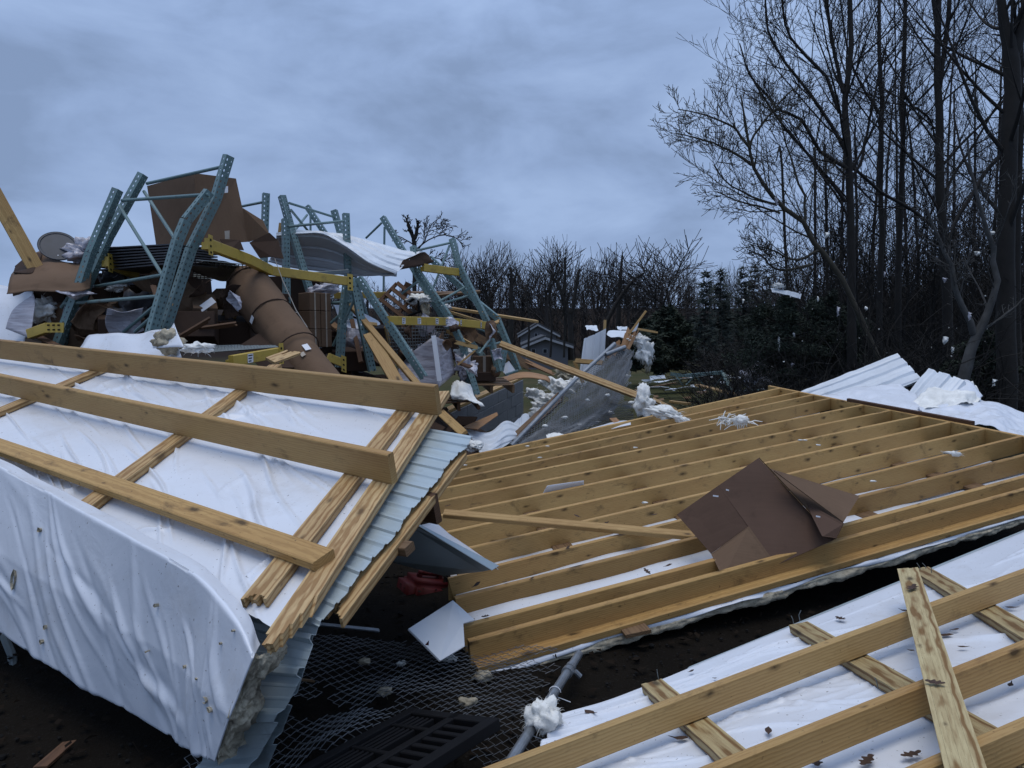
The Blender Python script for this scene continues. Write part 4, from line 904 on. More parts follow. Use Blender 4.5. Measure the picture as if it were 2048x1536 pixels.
for s, rr_, ln in [(.80, .026, .035), (.845, .023, .03)]: tube_obj('clamp', [pa.lerp(pb_, s), pa.lerp(pb_, s) + pd * ln], [rr_, rr_], 'galv', t, 14)
c = pa.lerp(pb_, .82) + Vector((.03, 0, .0)); tube_obj('clamp', [c, c + Vector((.025, 0, -.025))], [.012, .012], 'galv', t, 8)
for s in (.63, .34):
    c = pa.lerp(pb_, s); sx = Vector((1, .2, 0)).normalized(); pts = [c + sx * (.024 * math.cos(q)) + Vector((0, -.01 * math.cos(q), .024 * math.sin(q))) for q in [i * .5 for i in range(8)]]; pts += [pts[-1] + Vector((.04, .0, -.02)), pts[-1] + Vector((.09, .02, -.05))]
    tube_obj('tie_wire', pts, [.002] * len(pts), 'paper', t, 5)
tuft(P(1088, 1432, 2.62), (.062, .05, .058), 'white clump of insulation snagged round the steel pipe', seed=15, strands=90, sub=4, rough=.5)
for i, (x, y, sx, D, lb) in enumerate([(803, 1327, .032, 3.4, 'white fluffy tuft in the middle of the flattened chain link'), (770, 1382, .045, 3.05, 'greyish wisp of insulation hanging in the flattened chain link'), (730, 1322, .04, 3.3, 'faint grey wisp at the far left of the flattened chain link'), (965, 1352, .07, 3.25, 'torn lump of insulation below the front corner of the joists'), (900, 1318, .05, 3.45, 'tuft of insulation under the white board'), (935, 1405, .05, 2.9, 'thin grey wisp of insulation above the black pallet'), (690, 1200, .05, 4.0, 'dim tuft of insulation in the dark below the metal sheet')]):
    tuft(P(x, y, D), (sx * .62, sx * .45, sx * .34), lb, seed=50 + i, strands=35, mat='dirtyinsul' if i in (1, 2, 5, 3) else 'insul')
# black plastic pallet
t = thing('plastic_pallet', 'black slotted plastic pallet half out of the bottom of the picture', 'pallet', P(822, 1418, 2.8))
o = P(822, 1420, 2.78); ax = P(1000, 1442, 2.5) - o; ay = (P(600, 1540, 2.38) - o) * 1.5; up = ax.cross(ay).normalized(); up = up if up.z > 0 else -up
Wx, Ly = ax.length, ay.length; ex, ey = ax / Wx, ay / Ly
def bar(x0, x1, y0, y1, z0, z1, nm): return add(nm, *boxmesh(o + ex * x0 + ey * y0 + up * z0, ex * (x1 - x0), ey * (y1 - y0), up * (z1 - z0)), 'blackplastic', t, bevel=.003)
bar(0, .05, 0, Ly, -.03, .012, 'side_rail'); bar(Wx - .05, Wx, 0, Ly, -.03, .012, 'side_rail'); bar(Wx * .52, Wx * .60, 0, Ly, -.03, .010, 'side_rail')
bar(.05, Wx - .05, 0, .045, -.03, .010, 'end_rail')
for k in range(14):
    y = .08 + k * .052; bar(Wx * .60, Wx - .05, y, y + .024, -.03, .006, 'slat')
for k in range(5):
    x = .065 + k * .026; bar(x, x + .012, .05, Ly, -.03, .004, 'slat')
for k in range(4): bar(.05, Wx * .52, .13 + k * .19, .15 + k * .19, -.03, .008, 'crossbar')
for k in range(2): bar(Wx * .62 + k * .05, Wx * .62 + .018 + k * .05, .05, Ly, -.05, -.012, 'runner')
# white board, red container, grey trim, strips
poly_board('white_board', [P(817, 1257, 3.25), P(906, 1200, 3.6), P(951, 1240, 3.56), P(927, 1246, 3.5), P(930, 1292, 3.3), P(881, 1321, 3.1)], .012, 'board', label='blank white board propped against the ends of the front joists', cat='board', bevel=.002)
poly_board('red_scrap', [P(850, 1290, 3.12), P(858, 1281, 3.12), P(857, 1291, 3.12)], .004, 'red', label='scrap of red plastic at the edge of the white board', cat='scrap')
t = thing('red_container', 'dark red plastic container half hidden in the shadow left of the joists', 'container', P(840, 1250, 4.5))
bm = bmesh.new(); bmesh.ops.create_cube(bm, size=1); bmesh.ops.bevel(bm, geom=bm.edges[:], offset=.16, segments=4, affect='EDGES'); vv = [x.co.copy() for x in bm.verts]; ff = [[q.index for q in p.verts] for p in bm.faces]; bm.free()
c = P(850, 1192, 4.5); Rz = Matrix.Rotation(.5, 3, 'Z') @ Matrix.Rotation(.25, 3, 'Y'); sc_ = lambda sx, sy, sz, off=Vector((0, 0, 0)): [c + Rz @ (Vector((p.x * sx, p.y * sy, p.z * sz)) + off) for p in vv]
add('body', sc_(.34, .26, .24), ff, 'red', t, smooth=True); add('handle', sc_(.16, .04, .03, Vector((0, 0, .15))), ff, 'red', t, smooth=True)
for s in (-.07, .07): add('handle_post', sc_(.03, .035, .05, Vector((s, 0, .125))), ff, 'red', t)
add('cap', sc_(.06, .06, .05, Vector((.12, -.05, .13))), ff, 'blackplastic', t)
t = thing('metal_trim', 'dark grey bent metal trim sticking out from under the panel over the red container', 'metal trim', P(800, 1115, 3.6))
poly_board('web', [P(770, 1030, 3.25), P(822, 1046, 3.3), P(994, 1137, 3.55), P(966, 1143, 3.62), P(886, 1152, 3.75), P(765, 1120, 3.45)], .003, 'darkmetal', t)
poly_board('flange', [P(820, 1040, 3.28), P(829, 1043, 3.32), P(998, 1131, 3.57), P(984, 1140, 3.52)], .003, 'metal', t)
v, f = quad_sheet([P(838, 1052, 3.75), P(997, 1138, 3.95), P(935, 1092, 4.15), P(868, 1042, 4.15)], 16, 8, .012, 3); add('white_sheeting', v, f, 'vinyl', smooth=True, solid=.003, label='narrow strip of white sheeting behind the dark metal trim', cat='sheeting')
a, b = P(630, 1247, 3.5), P(757, 1260, 3.6); t = thing('metal_strip', 'short galvanised metal strip in the dark just right of the splintered batten ends', 'metal strip', a)
for k in range(2): plank(a + Vector((0, .02 * k, -.012 * k)), b + Vector((0, .02 * k, -.014 * k)), Vector((0, -.6, 1)), .016, .006, 'galv', 'strip', t)
plank(P(590, 1358, 3.1), P(628, 1362, 3.2), Z1, .012, .01, 'oldwood', 'stick', label='short broken stick on the soil left of the flattened chain link', cat='stick')
plank(P(80, 1536, 2.6), P(165, 1462, 2.9), Vector((0, -.3, 1)), .05, .012, 'brownwood', 'plank_scrap', label='brown wood scrap on the dark soil in the lower left corner', cat='wood scrap')
t = thing('chair_leg', 'bent dark metal tube standing in the dark at the far lower left edge', 'metal tube', G(10, 1370)); tube_obj('tube', [P(8, 1272, 3.6), P(24, 1310, 3.5), P(28, 1350, 3.4), P(10, 1372, 3.35)], [.02] * 4, 'darkmetal', t)
# ------------------------------------------------------------------ wrecked pallet racking
def column(t, pts, yaw=.5, w=.076, dp=.068):
    """perforated channel section along a bent line; yaw turns the perforated face away from the camera"""
    cy = [-w / 2, -w * .33, -w * .17, w * .17, w * .33, w / 2]; cs = [0, -dp * .38, -dp * .58, -dp]
    vs, fs = [], []
    for a, b in zip(pts[:-1], pts[1:]):
        to = (EYE - (a + b) / 2); to.z = 0; to = Matrix.Rotation(yaw, 3, 'Z') @ to.normalized()
        X, Y, Z, L, Mx = frame(a, b, to); n = max(1, int(L / .0508)); pitch = L / n; xs_ = []
        for i in range(n): xs_ += [i * pitch, i * pitch + pitch * .62]
        xs_.append(L)
        def strip(line, holes):
            base = len(vs); k = len(line)
            for x in xs_:
                for (y, z) in line: vs.append(a + X * x + Y * y + Z * z)
            for i in range(len(xs_) - 1):
                for j in range(k - 1):
                    if i % 2 == 1 and j in holes: continue
                    p = base + i * k + j; fs.append((p, p + 1, p + 1 + k, p + k))
        strip([(y, 0) for y in cy], (1, 3)); strip([(-w / 2, z) for z in cs], (1,)); strip([(w / 2, z) for z in cs], (1,))
        strip([(-w / 2, -dp), (-w / 2 + .016, -dp)], ()); strip([(w / 2, -dp), (w / 2 - .016, -dp)], ())
    add('column', vs, fs, 'teal', t, solid=.0025)
def px3(l): return [P(*q) for q in l]
def rack(label, cols, braces, group='wrecked teal pallet rack frames', r=.016, yaw=.5, name='rack_frame'):
    base = min((q for c in cols for q in (P(*k) for k in (c[0] if isinstance(c, tuple) else c))), key=lambda q: q.z)
    t = thing(name, label, 'pallet rack', base, group)
    for c in cols:
        l, yw = c if isinstance(c, tuple) else (c, yaw); column(t, px3(l), yw)
    for b in braces:
        p = px3(b); tube_obj('brace', p, [r] * len(p), 'teal', t, 8)
    return t
rack('rear of two tall leaning teal rack frames at left, its right post reaching highest', [([(291, 351, 6.95), (224, 472, 6.9), (167, 600, 6.9), (120, 720, 6.9)], .9), ([(461, 312, 6.3), (435, 399, 6.3), (386, 498, 6.25), (334, 659, 6.2), (305, 760, 6.2)], .55)],
     [[(294, 367, 6.95), (447, 333, 6.33)], [(288, 383, 6.95), (354, 484, 6.3)], [(190, 573, 6.95), (330, 549, 6.3)], [(247, 664, 6.5), (320, 603, 6.28)]])
rack('front of two tall leaning teal rack frames at left, right post kinked near the top', [([(241, 381, 6.75), (187, 508, 6.7), (160, 590, 6.7), (110, 720, 6.7)], .9), ([(421, 384, 6.18), (376, 441, 6.1), (359, 482, 6.08), (314, 640, 6.05), (280, 760, 6.0)], .55)],
     [[(244, 401, 6.75), (418, 389, 6.15)], [(238, 411, 6.72), (332, 562, 6.06)], [(128, 608, 6.8), (322, 592, 6.05)], [(270, 664, 6.3), (315, 624, 6.1)], [(122, 616, 6.8), (141, 588, 6.8)]])
rack('single teal rack post rising behind the tall upright carton', [([(533, 386, 8.2), (530, 470, 8.2), (528, 560, 8.2), (525, 760, 8.2)], .2)], [[(482, 413, 8.6), (527, 404, 8.2)]])
rack('teal rack frame leaning right behind the left end of the curled siding', [([(566, 390, 8.6), (586, 462, 8.6), (640, 640, 8.5)], .5), ([(666, 420, 9.3), (680, 470, 9.3), (730, 640, 9.2)], -.4), ([(612, 412, 10.2), (652, 472, 10.2), (720, 600, 10.2)], -.4)],
     [[(578, 406, 8.6), (668, 434, 9.3)], [(582, 420, 8.6), (618, 464, 9.5)], [(614, 430, 10.2), (590, 460, 9.0)], [(621, 430, 10.2), (621, 470, 10.2)]], 'wrecked teal pallet rack frames')
rack('short teal rack frame with level top brace behind the curled siding', [([(572, 437, 8.3), (573, 480, 8.3), (575, 620, 8.3)], .3), ([(693, 426, 8.7), (695, 480, 8.7), (700, 640, 8.7)], .3)], [[(577, 453, 8.3), (690, 442, 8.7)]])
rack('long teal rack frame leaning left over the wood line, topped above the siding', [([(763, 434, 10.2), (803, 500, 10.1), (850, 580, 10.0), (900, 660, 10.0)], -.5)], [[(763, 446, 10.2), (732, 476, 10.4)], [(769, 454, 10.2), (767, 590, 10.2)]])
rack('large bent teal rack frame with tip against the sky right of the siding', [([(824, 492, 9.4), (834, 545, 9.3), (895, 632, 9.2), (925, 695, 9.1), (940, 790, 9.1)], -.45), ([(902, 477, 9.9), (915, 530, 9.8), (973, 645, 9.7), (985, 700, 9.65), (996, 744, 9.6)], -.45), ([(858, 516, 10.4), (950, 602, 10.3), (992, 636, 10.2), (1014, 690, 10.1), (1035, 742, 10.1)], -.45)],
     [[(833, 501, 9.4), (899, 486, 9.9)], [(899, 491, 9.9), (862, 587, 9.5)], [(803, 588, 9.3), (836, 563, 9.3)], [(877, 604, 9.2), (930, 574, 9.8)], [(881, 608, 9.3), (935, 592, 9.8)], [(938, 703, 9.2), (1000, 685, 9.9)], [(958, 708, 9.2), (985, 672, 9.8)]])
rack('teal rack frame splayed in an A shape behind the big carton tube', [([(698, 560, 7.9), (688, 640, 7.9), (682, 735, 7.9)], .6), ([(707, 556, 7.8), (728, 660, 7.8), (746, 742, 7.8)], .3), ([(715, 556, 7.8), (780, 655, 7.75), (846, 756, 7.7)], -.4)],
     [[(662, 646, 8.0), (688, 622, 7.9)], [(666, 692, 8.0), (690, 640, 7.9), (710, 596, 7.85)], [(664, 606, 8.2), (700, 604, 7.9)]])
rack('teal rack post and braces half buried behind the wrapped pallet', [([(924, 662, 10.0), (966, 712, 9.9), (985, 735, 9.9)], .2), ([(934, 730, 9.0), (945, 757, 9.0), (955, 790, 9.0)], .3)], [[(939, 652, 10.6), (985, 668, 10.4)], [(980, 658, 10.4), (1006, 668, 10.4)]])
rack('short teal rack post lying against the wrapped pallet of goods', [([(1010, 700, 9.7), (1002, 742, 9.7)], .3)], [[(1010, 750, 9.8), (1036, 741, 9.9)]])
rack('teal rack frame lying bent on the grass beyond the joists', [([(1341, 748, 17), (1370, 752, 17), (1447, 745, 16.8), (1463, 781, 16.5)], .4)], [[(1352, 752, 17), (1366, 770, 17)], [(1390, 752, 17), (1372, 770, 17)], [(1392, 752, 17), (1412, 775, 17)], [(1447, 750, 16.8), (1430, 772, 17)], [(1463, 782, 16.5), (1540, 780, 16)]])

def ybeam(label, pts, h=.105, w=.045, conn=(1, 1), labels=(), group='yellow rack beams'):
    ps = px3(pts); t = thing('rack_beam', label, 'rack beam', min(ps, key=lambda q: q.z), group)
    for a, b in zip(ps[:-1], ps[1:]):
        plank(a, b, Z1, w, h, 'yellow', 'rail', t); d = (b - a).normalized(); s = Z1.cross(d).normalized(); s = s if s.dot(EYE - a) < 0 else -s
        plank(a + s * .035 - Z1 * .018, b + s * .035 - Z1 * .018, Z1, .03, h - .036, 'yellow', 'step', t)
    d = (ps[1] - ps[0]).normalized(); s = Z1.cross(d).normalized(); s = s if s.dot(EYE - ps[0]) > 0 else -s
    for on, p, sg in ((conn[0], ps[0], 1), (conn[1], ps[-1], -1)):
        if on:
            q = p + d * sg * .01; cp = add('connector', *boxmesh(q - d * .02 + s * .024 - Z1 * .10, d * .06, s * .006, Z1 * .18), 'yellow', t)
            for k in (0, 1, 2): add('slot', *boxmesh(q - d * .004 + s * .031 - Z1 * (.085 - k * .055), d * .022, s * .001, Z1 * .02), 'blackplastic', cp)
    for f_, wl_ in labels:
        q = lin_eval(ps, f_) + s * (w / 2 + .002); lb = add('label', *boxmesh(q - d * wl_ / 2 - Z1 * .036, d * wl_, s * .001, Z1 * .07), 'paper', t)
        for k in range(3): add('print', *boxmesh(q + s * .0015 - d * wl_ * .38 + Z1 * (.016 - k * .022), d * wl_ * (.76 - .12 * k), s * .0006, Z1 * .010), 'rubber', lb)
ybeam('bent yellow rack beam under the tall carton at the front left post', [(413, 487, 6.2), (500, 520, 6.9), (542, 541, 7.3)], .10, conn=(1, 0))
ybeam('long yellow rack beam running right under the curled siding', [(540, 541, 7.3), (620, 552, 7.5), (699, 563, 7.7)], .095, conn=(0, 1))
ybeam('yellow rack beam end behind the left teal posts under the stacked sheets', [(213, 523, 6.9), (275, 548, 7.4)], .10, conn=(1, 0))
ybeam('yellow rack beam with white labels crossing the middle of the right hand racks', [(776, 641, 7.75), (899, 643, 9.1), (982, 652, 9.65)], .10, conn=(0, 1), labels=[(.10, .07), (.22, .08), (.37, .07), (.46, .06), (.62, .06), (.86, .05)])
ybeam('yellow rack beam end poking out right of the curled siding', [(846, 535, 9.3), (921, 545, 9.85)], .10, conn=(0, 1))
ybeam('thin yellow rack beam far back behind the splayed frame', [(668, 591, 9.8), (778, 590, 10)], .09, conn=(0, 0))
ybeam('yellow rack beam with label poking up behind the top beam of the panel', [(462, 722, 5.4), (557, 705, 6.0)], .085, conn=(0, 1), labels=[(.33, .07)])
ybeam('short yellow rack beam low beside the foot of the carton stack', [(655, 714, 7.7), (686, 726, 7.8)], .09, conn=(0, 1))
ybeam('torn yellow beam end with slotted plate above the left end of the top panel beam', [(58, 668, 6.6), (96, 655, 6.5)], .09, conn=(0, 0))
t = thing('beam_connector', 'slotted yellow connector plate above the left end of the panel', 'connector', P(112, 662, 6.4))
o = P(90, 665, 6.4); add('plate', *boxmesh(o, Vector((.18, -.02, 0)), Vector((0, .01, 0)), Vector((.01, 0, .09))), 'yellow', t)
for k in range(3):
    for j in (0, 1): add('slot', *boxmesh(o + Vector((.03 + k * .05, -.013 - .005 * k, .018 + .042 * j)), Vector((.022, 0, 0)), Vector((0, .004, 0)), Vector((0, 0, .014))), 'blackplastic', t)

# cartons, tubes, goods
def carton(label, o, ax, ay, az, mat='card', group=None, tape=True, name='carton'):
    t = thing(name, label, 'carton', o, group); add('box', *boxmesh(o, ax, ay, az), mat, t, bevel=.006)
    if tape:
        n = -ay.normalized()
        add('tape', *boxmesh(o + ax * .44 + n * .003, ax * .12, n * .001, az), 'tape', t)
    return t
t = thing('large_carton', 'tall open brown bulk carton standing in the top of the left rack', 'carton', P(400, 492, 6.9))
bt = [P(313, 496, 7.6), P(402, 490, 6.9), P(499, 483, 7.3), P(430, 480, 8.3)]; tp = [P(294, 372, 7.6), P(388, 346, 6.9), P(472, 357, 7.3), P(385, 362, 8.3)]
for i in range(4):
    j = (i + 1) % 4
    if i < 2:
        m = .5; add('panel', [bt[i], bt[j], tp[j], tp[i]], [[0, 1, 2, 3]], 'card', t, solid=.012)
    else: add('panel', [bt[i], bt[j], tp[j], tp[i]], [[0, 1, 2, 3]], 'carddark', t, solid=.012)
add('flap', [P(486, 416, 7.25), P(526, 441, 7.2), P(540, 470, 7.15), P(498, 484, 7.25)], [[0, 1, 2, 3]], 'card', t, solid=.01)
add('flap', [P(540, 466, 7.1), P(557, 482, 7.05), P(568, 518, 7.0), P(545, 514, 7.0), P(520, 516, 7.1), P(500, 486, 7.2)], [[0, 1, 2, 3, 4, 5]], 'carddark', t, solid=.01)
poly_board('label', px3([(451, 373, 7.05), (456, 372, 7.05), (456, 385, 7.05), (449, 386, 7.05)]), .002, 'paper', t); poly_board('tape', px3([(449, 462, 6.98), (459, 461, 6.98), (459, 478, 6.98), (450, 478, 6.98)]), .002, 'tape', t)
poly_board('cardboard_scrap', px3([(440, 478, 6.6), (480, 480, 6.7), (488, 500, 6.7), (462, 498, 6.6), (446, 488, 6.6)]), .01, 'carddark', label='torn dark cardboard scrap at the foot of the tall carton', cat='cardboard')
# carton tube
t = thing('carton_tube', 'huge brown cardboard drum tipped over, its open mouth facing up left', 'cardboard drum', P(600, 740, 6.7))
s0, s1 = P(492, 566, 7.3), P(668, 800, 6.3); d = (s1 - s0).normalized(); u1 = d.orthogonal().normalized(); u2 = d.cross(u1); vs, fs = [], []; n, m = 12, 24
Ld = (s1 - s0).length
for i in range(m + 1):
    s = i / m; rr = .222 - .015 * s - (.03 if s > .62 else 0) + .006 * math.sin(s * 9)
    for k in range(n * 2):
        a_ = (k + .0) / (2 * n) * 6.2832; q = rr * (1 + .02 * math.cos(8 * a_)) * (1 + .05 * fbm(s * 4, math.cos(a_), math.sin(a_), 3)); vs.append(s0 + d * (Ld * s) + (u1 * math.cos(a_) + u2 * math.sin(a_)) * q)
for i in range(m):
    for k in range(2 * n): fs.append((i * 2 * n + k, i * 2 * n + (k + 1) % (2 * n), (i + 1) * 2 * n + (k + 1) % (2 * n), (i + 1) * 2 * n + k))
add('shell', vs, fs, 'card', t, smooth=True, solid=.018)
for sl_ in (.03, .33, .62):
    rr = .228 - .015 * sl_; ring = [s0 + d * (Ld * sl_) + (u1 * math.cos(k / 24 * 6.2832) + u2 * math.sin(k / 24 * 6.2832)) * rr for k in range(25)]; tube_obj('strap', ring, [.007] * 25, 'carddark', t, 5)
tocam = (EYE - (s0 + s1) / 2); tocam = (tocam - d * tocam.dot(d)).normalized(); sd_ = d.cross(tocam)
for (x, y, w_, h_, mt) in [(503, 640, .075, .05, 'paper'), (614, 696, .055, .085, 'paper'), (606, 709, .04, .05, 'tape')]:
    best = min(((s0 + d * (Ld * s) + (u1 * math.cos(a_) + u2 * math.sin(a_)) * (.230 - .015 * s - (.028 if s > .62 else 0))) for s in [i / 60 for i in range(61)] for a_ in [j / 90 * 6.2832 for j in range(90)] if (u1 * math.cos(a_) + u2 * math.sin(a_)).dot(tocam) > 0), key=lambda p: (lambda q: (q.x / q.y - (x - 1024) / F) ** 2 + (q.z / q.y - (768 - y) / F) ** 2)(Vector(((p - EYE).x, (p - EYE).dot(FWD), (p - EYE).dot(UPV)))))
    nn = (best - s0); nn = (nn - d * nn.dot(d)).normalized(); tt = d.cross(nn)
    poly_board('label', [best + nn * .008 + tt * (w_ * i) + d * (h_ * j) for i, j in ((-.5, -.5), (.5, -.5), (.5, .5), (-.5, .5))], .002, mt, t)
tube_obj('strap', [P(549, 516, 7.0), P(565, 560, 6.8), P(592, 620, 6.5), P(615, 655, 6.35)], [.004] * 4, 'cable', None, 5, label='loose pale strap hanging in front of the tipped cardboard drum', cat='strap')
# stacked cartons beside the drum
o0 = P(665, 694, 8.2); ax = P(665, 694, 8.2) - P(621, 694, 8.0); az = Vector((0, 0, .205)); ay = Vector((-.42, .55, 0))
names = ['bottom', 'middle', 'top']
for k in range(3):
    for j in range(2):
        o = P(621, 694, 8.0) + ax * (.5 * j) + az * (1.02 * k); carton(f'{names[k]} brown carton in the {"left" if j == 0 else "right"} column of the stack beside the drum', o, ax * .48, ay * .5, az, 'card', 'stacked cartons beside the drum')
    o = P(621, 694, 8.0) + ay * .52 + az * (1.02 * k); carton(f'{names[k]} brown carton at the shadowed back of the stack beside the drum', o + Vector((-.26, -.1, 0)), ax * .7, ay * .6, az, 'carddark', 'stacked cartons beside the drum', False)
tuft(P(645, 582, 8.2), (.16, .1, .08), 'clear plastic wrap bunched on top of the carton stack', 'plastic wrap', 'plastic_wrap', 'film', 61, 8, rot=-.3)
# shrink wrapped pallet load
t = thing('wrapped_load', 'pallet load in cloudy shrink wrap with a white corner strip, behind the splintered batten', 'wrapped goods', P(878, 757, 8.3))
Lb = [P(878, 775, 8.3), P(912, 745, 9.2), P(800, 760, 8.9), P(784, 775, 8.4)]; Lt = [P(868, 672, 8.3), P(899, 684, 9.2), P(850, 690, 9.6), P(800, 722, 8.7)]
for i, (p, q) in enumerate([(0, 1), (3, 0), (2, 3), (1, 2)]):
    S = loft([[Lb[p], Lb[q]], [Lt[p], Lt[q]]], False, False); v, f = disp_grid(S, 16, 14, lambda a, b, u, w: .008 * fbm(a * 2 + i, b * 8, 2, 3)); add('wrap', v, f, 'film', t, smooth=True, solid=.004)
add('wrap', [x for x in Lt], [[0, 1, 2, 3]], 'film', t)
e0, e1 = P(879, 762, 8.22), P(867, 671, 8.22); plank(e0, e1, Vector((0, -1, .2)), .055, .01, 'paper', 'corner_strip', t)
# sheets, boards and covers in the left pile
def cover(label, rows, mat, amp, seed, cat='cardboard', name='cardboard_sheet', nu=26, nv=14, solid=.006, fine=0):
    v, f = quad_sheet([px3(r) for r in rows], nu, nv, amp, seed, fine); add(name, v, f, mat, smooth=True, solid=solid, label=label, cat=cat)
cover('flat brown cardboard draped over the pile at the far left under the round lid', [[(30, 537, 7.2), (82, 505, 7.4), (115, 521, 7.2), (150, 528, 7.2), (182, 531, 7.1)], [(20, 562, 6.8), (75, 552, 6.8), (120, 556, 6.75), (155, 556, 6.75), (183, 552, 6.8)], [(12, 586, 6.65), (66, 581, 6.65), (125, 583, 6.6), (160, 581, 6.6), (181, 576, 6.7)]], 'card', .025, 1)
cover('dark flap of cardboard folded over the left corner of the draped sheet', [[(30, 533, 7.1), (60, 511, 7.3), (86, 508, 7.3)], [(27, 544, 6.95), (58, 530, 7.0), (80, 522, 7.1)], [(28, 545, 6.9), (62, 548, 6.85), (78, 538, 7.0)]], 'carddark', .03, 2)
t = thing('round_lid', 'round grey plastic drum lid tilted on top of the left pile', 'lid', P(116, 516, 7.2)); c = P(116, 492, 7.2); nrm = (EYE - c).normalized(); nrm = Matrix.Rotation(-.75, 3, 'X') @ nrm; nrm = (nrm + Vector((-.1, 0, 0))).normalized(); e1_ = nrm.orthogonal().normalized(); e2_ = nrm.cross(e1_)
def disc(rad, zo, k=40): return [c + (e1_ * math.cos(i / k * 6.2832) + e2_ * math.sin(i / k * 6.2832)) * rad + nrm * zo for i in range(k)]
vs = disc(.170, -.018) + disc(.176, 0) + disc(.172, .008) + disc(.158, .008) + disc(.152, .002); k = 40; fs = [list(range(k))[::-1]] + [[r_ * k + i, r_ * k + (i + 1) % k, (r_ + 1) * k + (i + 1) % k, (r_ + 1) * k + i] for r_ in range(4) for i in range(k)] + [[4 * k + i for i in range(k)]]
add('disc', vs, fs, 'greyplastic', t); tube_obj('rim', disc(.174, .004) + [disc(.174, .004)[0]], [.006] * 41, 'greyplastic', t, 6)
for a_ in (2.3, .9): q = c + (e1_ * math.cos(a_) + e2_ * math.sin(a_)) * .12 + nrm * .004; add('rivet', [q + e1_ * .007, q + e2_ * .007, q - e1_ * .007, q - e2_ * .007], [[0, 1, 2, 3]], 'paper', t)
tuft(P(168, 508, 7.3), (.15, .12, .12), 'crumpled clear plastic bag stuffed beside the round lid', 'plastic bag', 'plastic_bag', 'film', 62, 6, rough=.9)
tuft(P(268, 632, 7.0), (.24, .2, .17), 'dark crumpled plastic bundle low behind the left teal posts', 'plastic bag', 'plastic_bag', 'rubber', 63, 6, rough=.9)
tuft(P(90, 622, 6.9), (.13, .1, .10), 'lump of white insulation under the draped cardboard at far left', seed=64, strands=20, rough=.8)
tuft(P(235, 575, 7.2), (.09, .07, .04), 'white scrap of insulation between the lower rack braces', seed=65, strands=10)
tuft(P(228, 560, 7.4), (.13, .1, .13), 'dark rounded plastic bundle behind the left teal posts', 'plastic bag', 'plastic_bag', 'rubber', 66, 3, rough=.5)
cover('white sheeting hanging at the far left edge of the pile', [[(-40, 560, 7.3), (30, 575, 7.2), (68, 584, 7.1)], [(-40, 620, 7.1), (20, 620, 7.0), (62, 615, 7.0)], [(-40, 690, 6.9), (10, 690, 6.8), (50, 690, 6.7)]], 'vinyl', .03, 3, 'sheeting', 'white_sheeting')
cover('greyish translucent sheet folded below the draped cardboard at far left', [[(68, 588, 6.7), (70, 600, 6.7)], [(28, 618, 6.7), (66, 630, 6.65)], [(14, 658, 6.7), (56, 676, 6.6)]], 'film', .03, 4, 'plastic sheet', 'plastic_sheet')
a, b = P(-60, 300, 6.8), P(76, 545, 7.0); plank(a, b, Vector((.6, -.8, .2)), .14, .038, 'spruce', 'leaning_plank', label='timber plank leaning up out of the pile at the far left edge', cat='plank')
t = thing('sheet_stack', 'stack of thin grey flat sheets lying across the left rack', 'sheet stack', P(300, 540, 7.2))
for k in range(8):
    y0 = 497 + k * 5.2; a, b = P(214 + k * 4, y0 + 6 + k * .6, 7.35), P(392, y0 - 3, 6.75); plank(a, b, Z1, .5, .014, 'rubber', 'sheet', t)
tuft(P(245, 503, 7.2), (.16, .08, .05), 'rolled clear plastic lying on the grey sheet stack', 'plastic wrap', 'plastic_wrap', 'film', 67, 5, rough=.4, rot=-.05)
t = thing('wire_deck', 'dark wire mesh rack deck sagging under the tall carton', 'wire deck', P(470, 560, 7.2)); c4 = [P(392, 520, 6.6), P(500, 530, 7.1), P(490, 560, 8.2), P(385, 556, 7.9)]
S = loft([[c4[0], c4[1]], [c4[3], c4[2]]], False, False); L = [([S(i / 14, 0), S(i / 14, 1)], .005) for i in range(15)] + [([S(0, i / 9), S(1, i / 9)], .005) for i in range(10)]; v, f = tubes(L, 4); add('wires', v, f, 'darkmetal', t, kind='stuff')
cover('dark underside sheet beneath the front yellow beam', [[(385, 525, 6.7), (440, 520, 6.9), (520, 545, 7.5)], [(386, 545, 7.4), (440, 560, 7.6), (500, 550, 8.0)]], 'rubber', .03, 7, 'sheet', 'dark_sheet')
t = thing('wire_deck', 'crumpled wire mesh deck hanging below the labelled yellow beam', 'wire deck', P(850, 700, 9)); c4 = [P(770, 648, 8.2), P(905, 652, 9.4), P(880, 720, 9.8), P(790, 735, 8.8)]
S = loft([[c4[0], c4[1]], [c4[3], c4[2]]], False, False); L = [([S(i / 24, j / 6) + Vector((0, .06 * fbm(i * .3, j * .5, 1), 0)) for j in range(7)], .005) for i in range(25)] + [([S(i / 8, j / 12) + Vector((0, .06 * fbm(i * .9, j * .25, 1), 0)) for i in range(9)], .005) for j in range(13)]; v, f = tubes(L, 4); add('wires', v, f, 'darkmetal', t, kind='stuff')
t = thing('wire_deck', 'flat wire mesh deck behind the small labelled yellow beam', 'wire deck', P(480, 695, 6)); c4 = [P(420, 704, 5.8), P(556, 694, 6.2), P(545, 688, 6.9), P(425, 692, 6.5)]
S = loft([[c4[0], c4[1]], [c4[3], c4[2]]], False, False); L = [([S(i / 20, 0), S(i / 20, 1)], .005) for i in range(21)] + [([S(0, i / 7), S(1, i / 7)], .005) for i in range(8)]; v, f = tubes(L, 4); add('wires', v, f, 'darkmetal', t, kind='stuff')
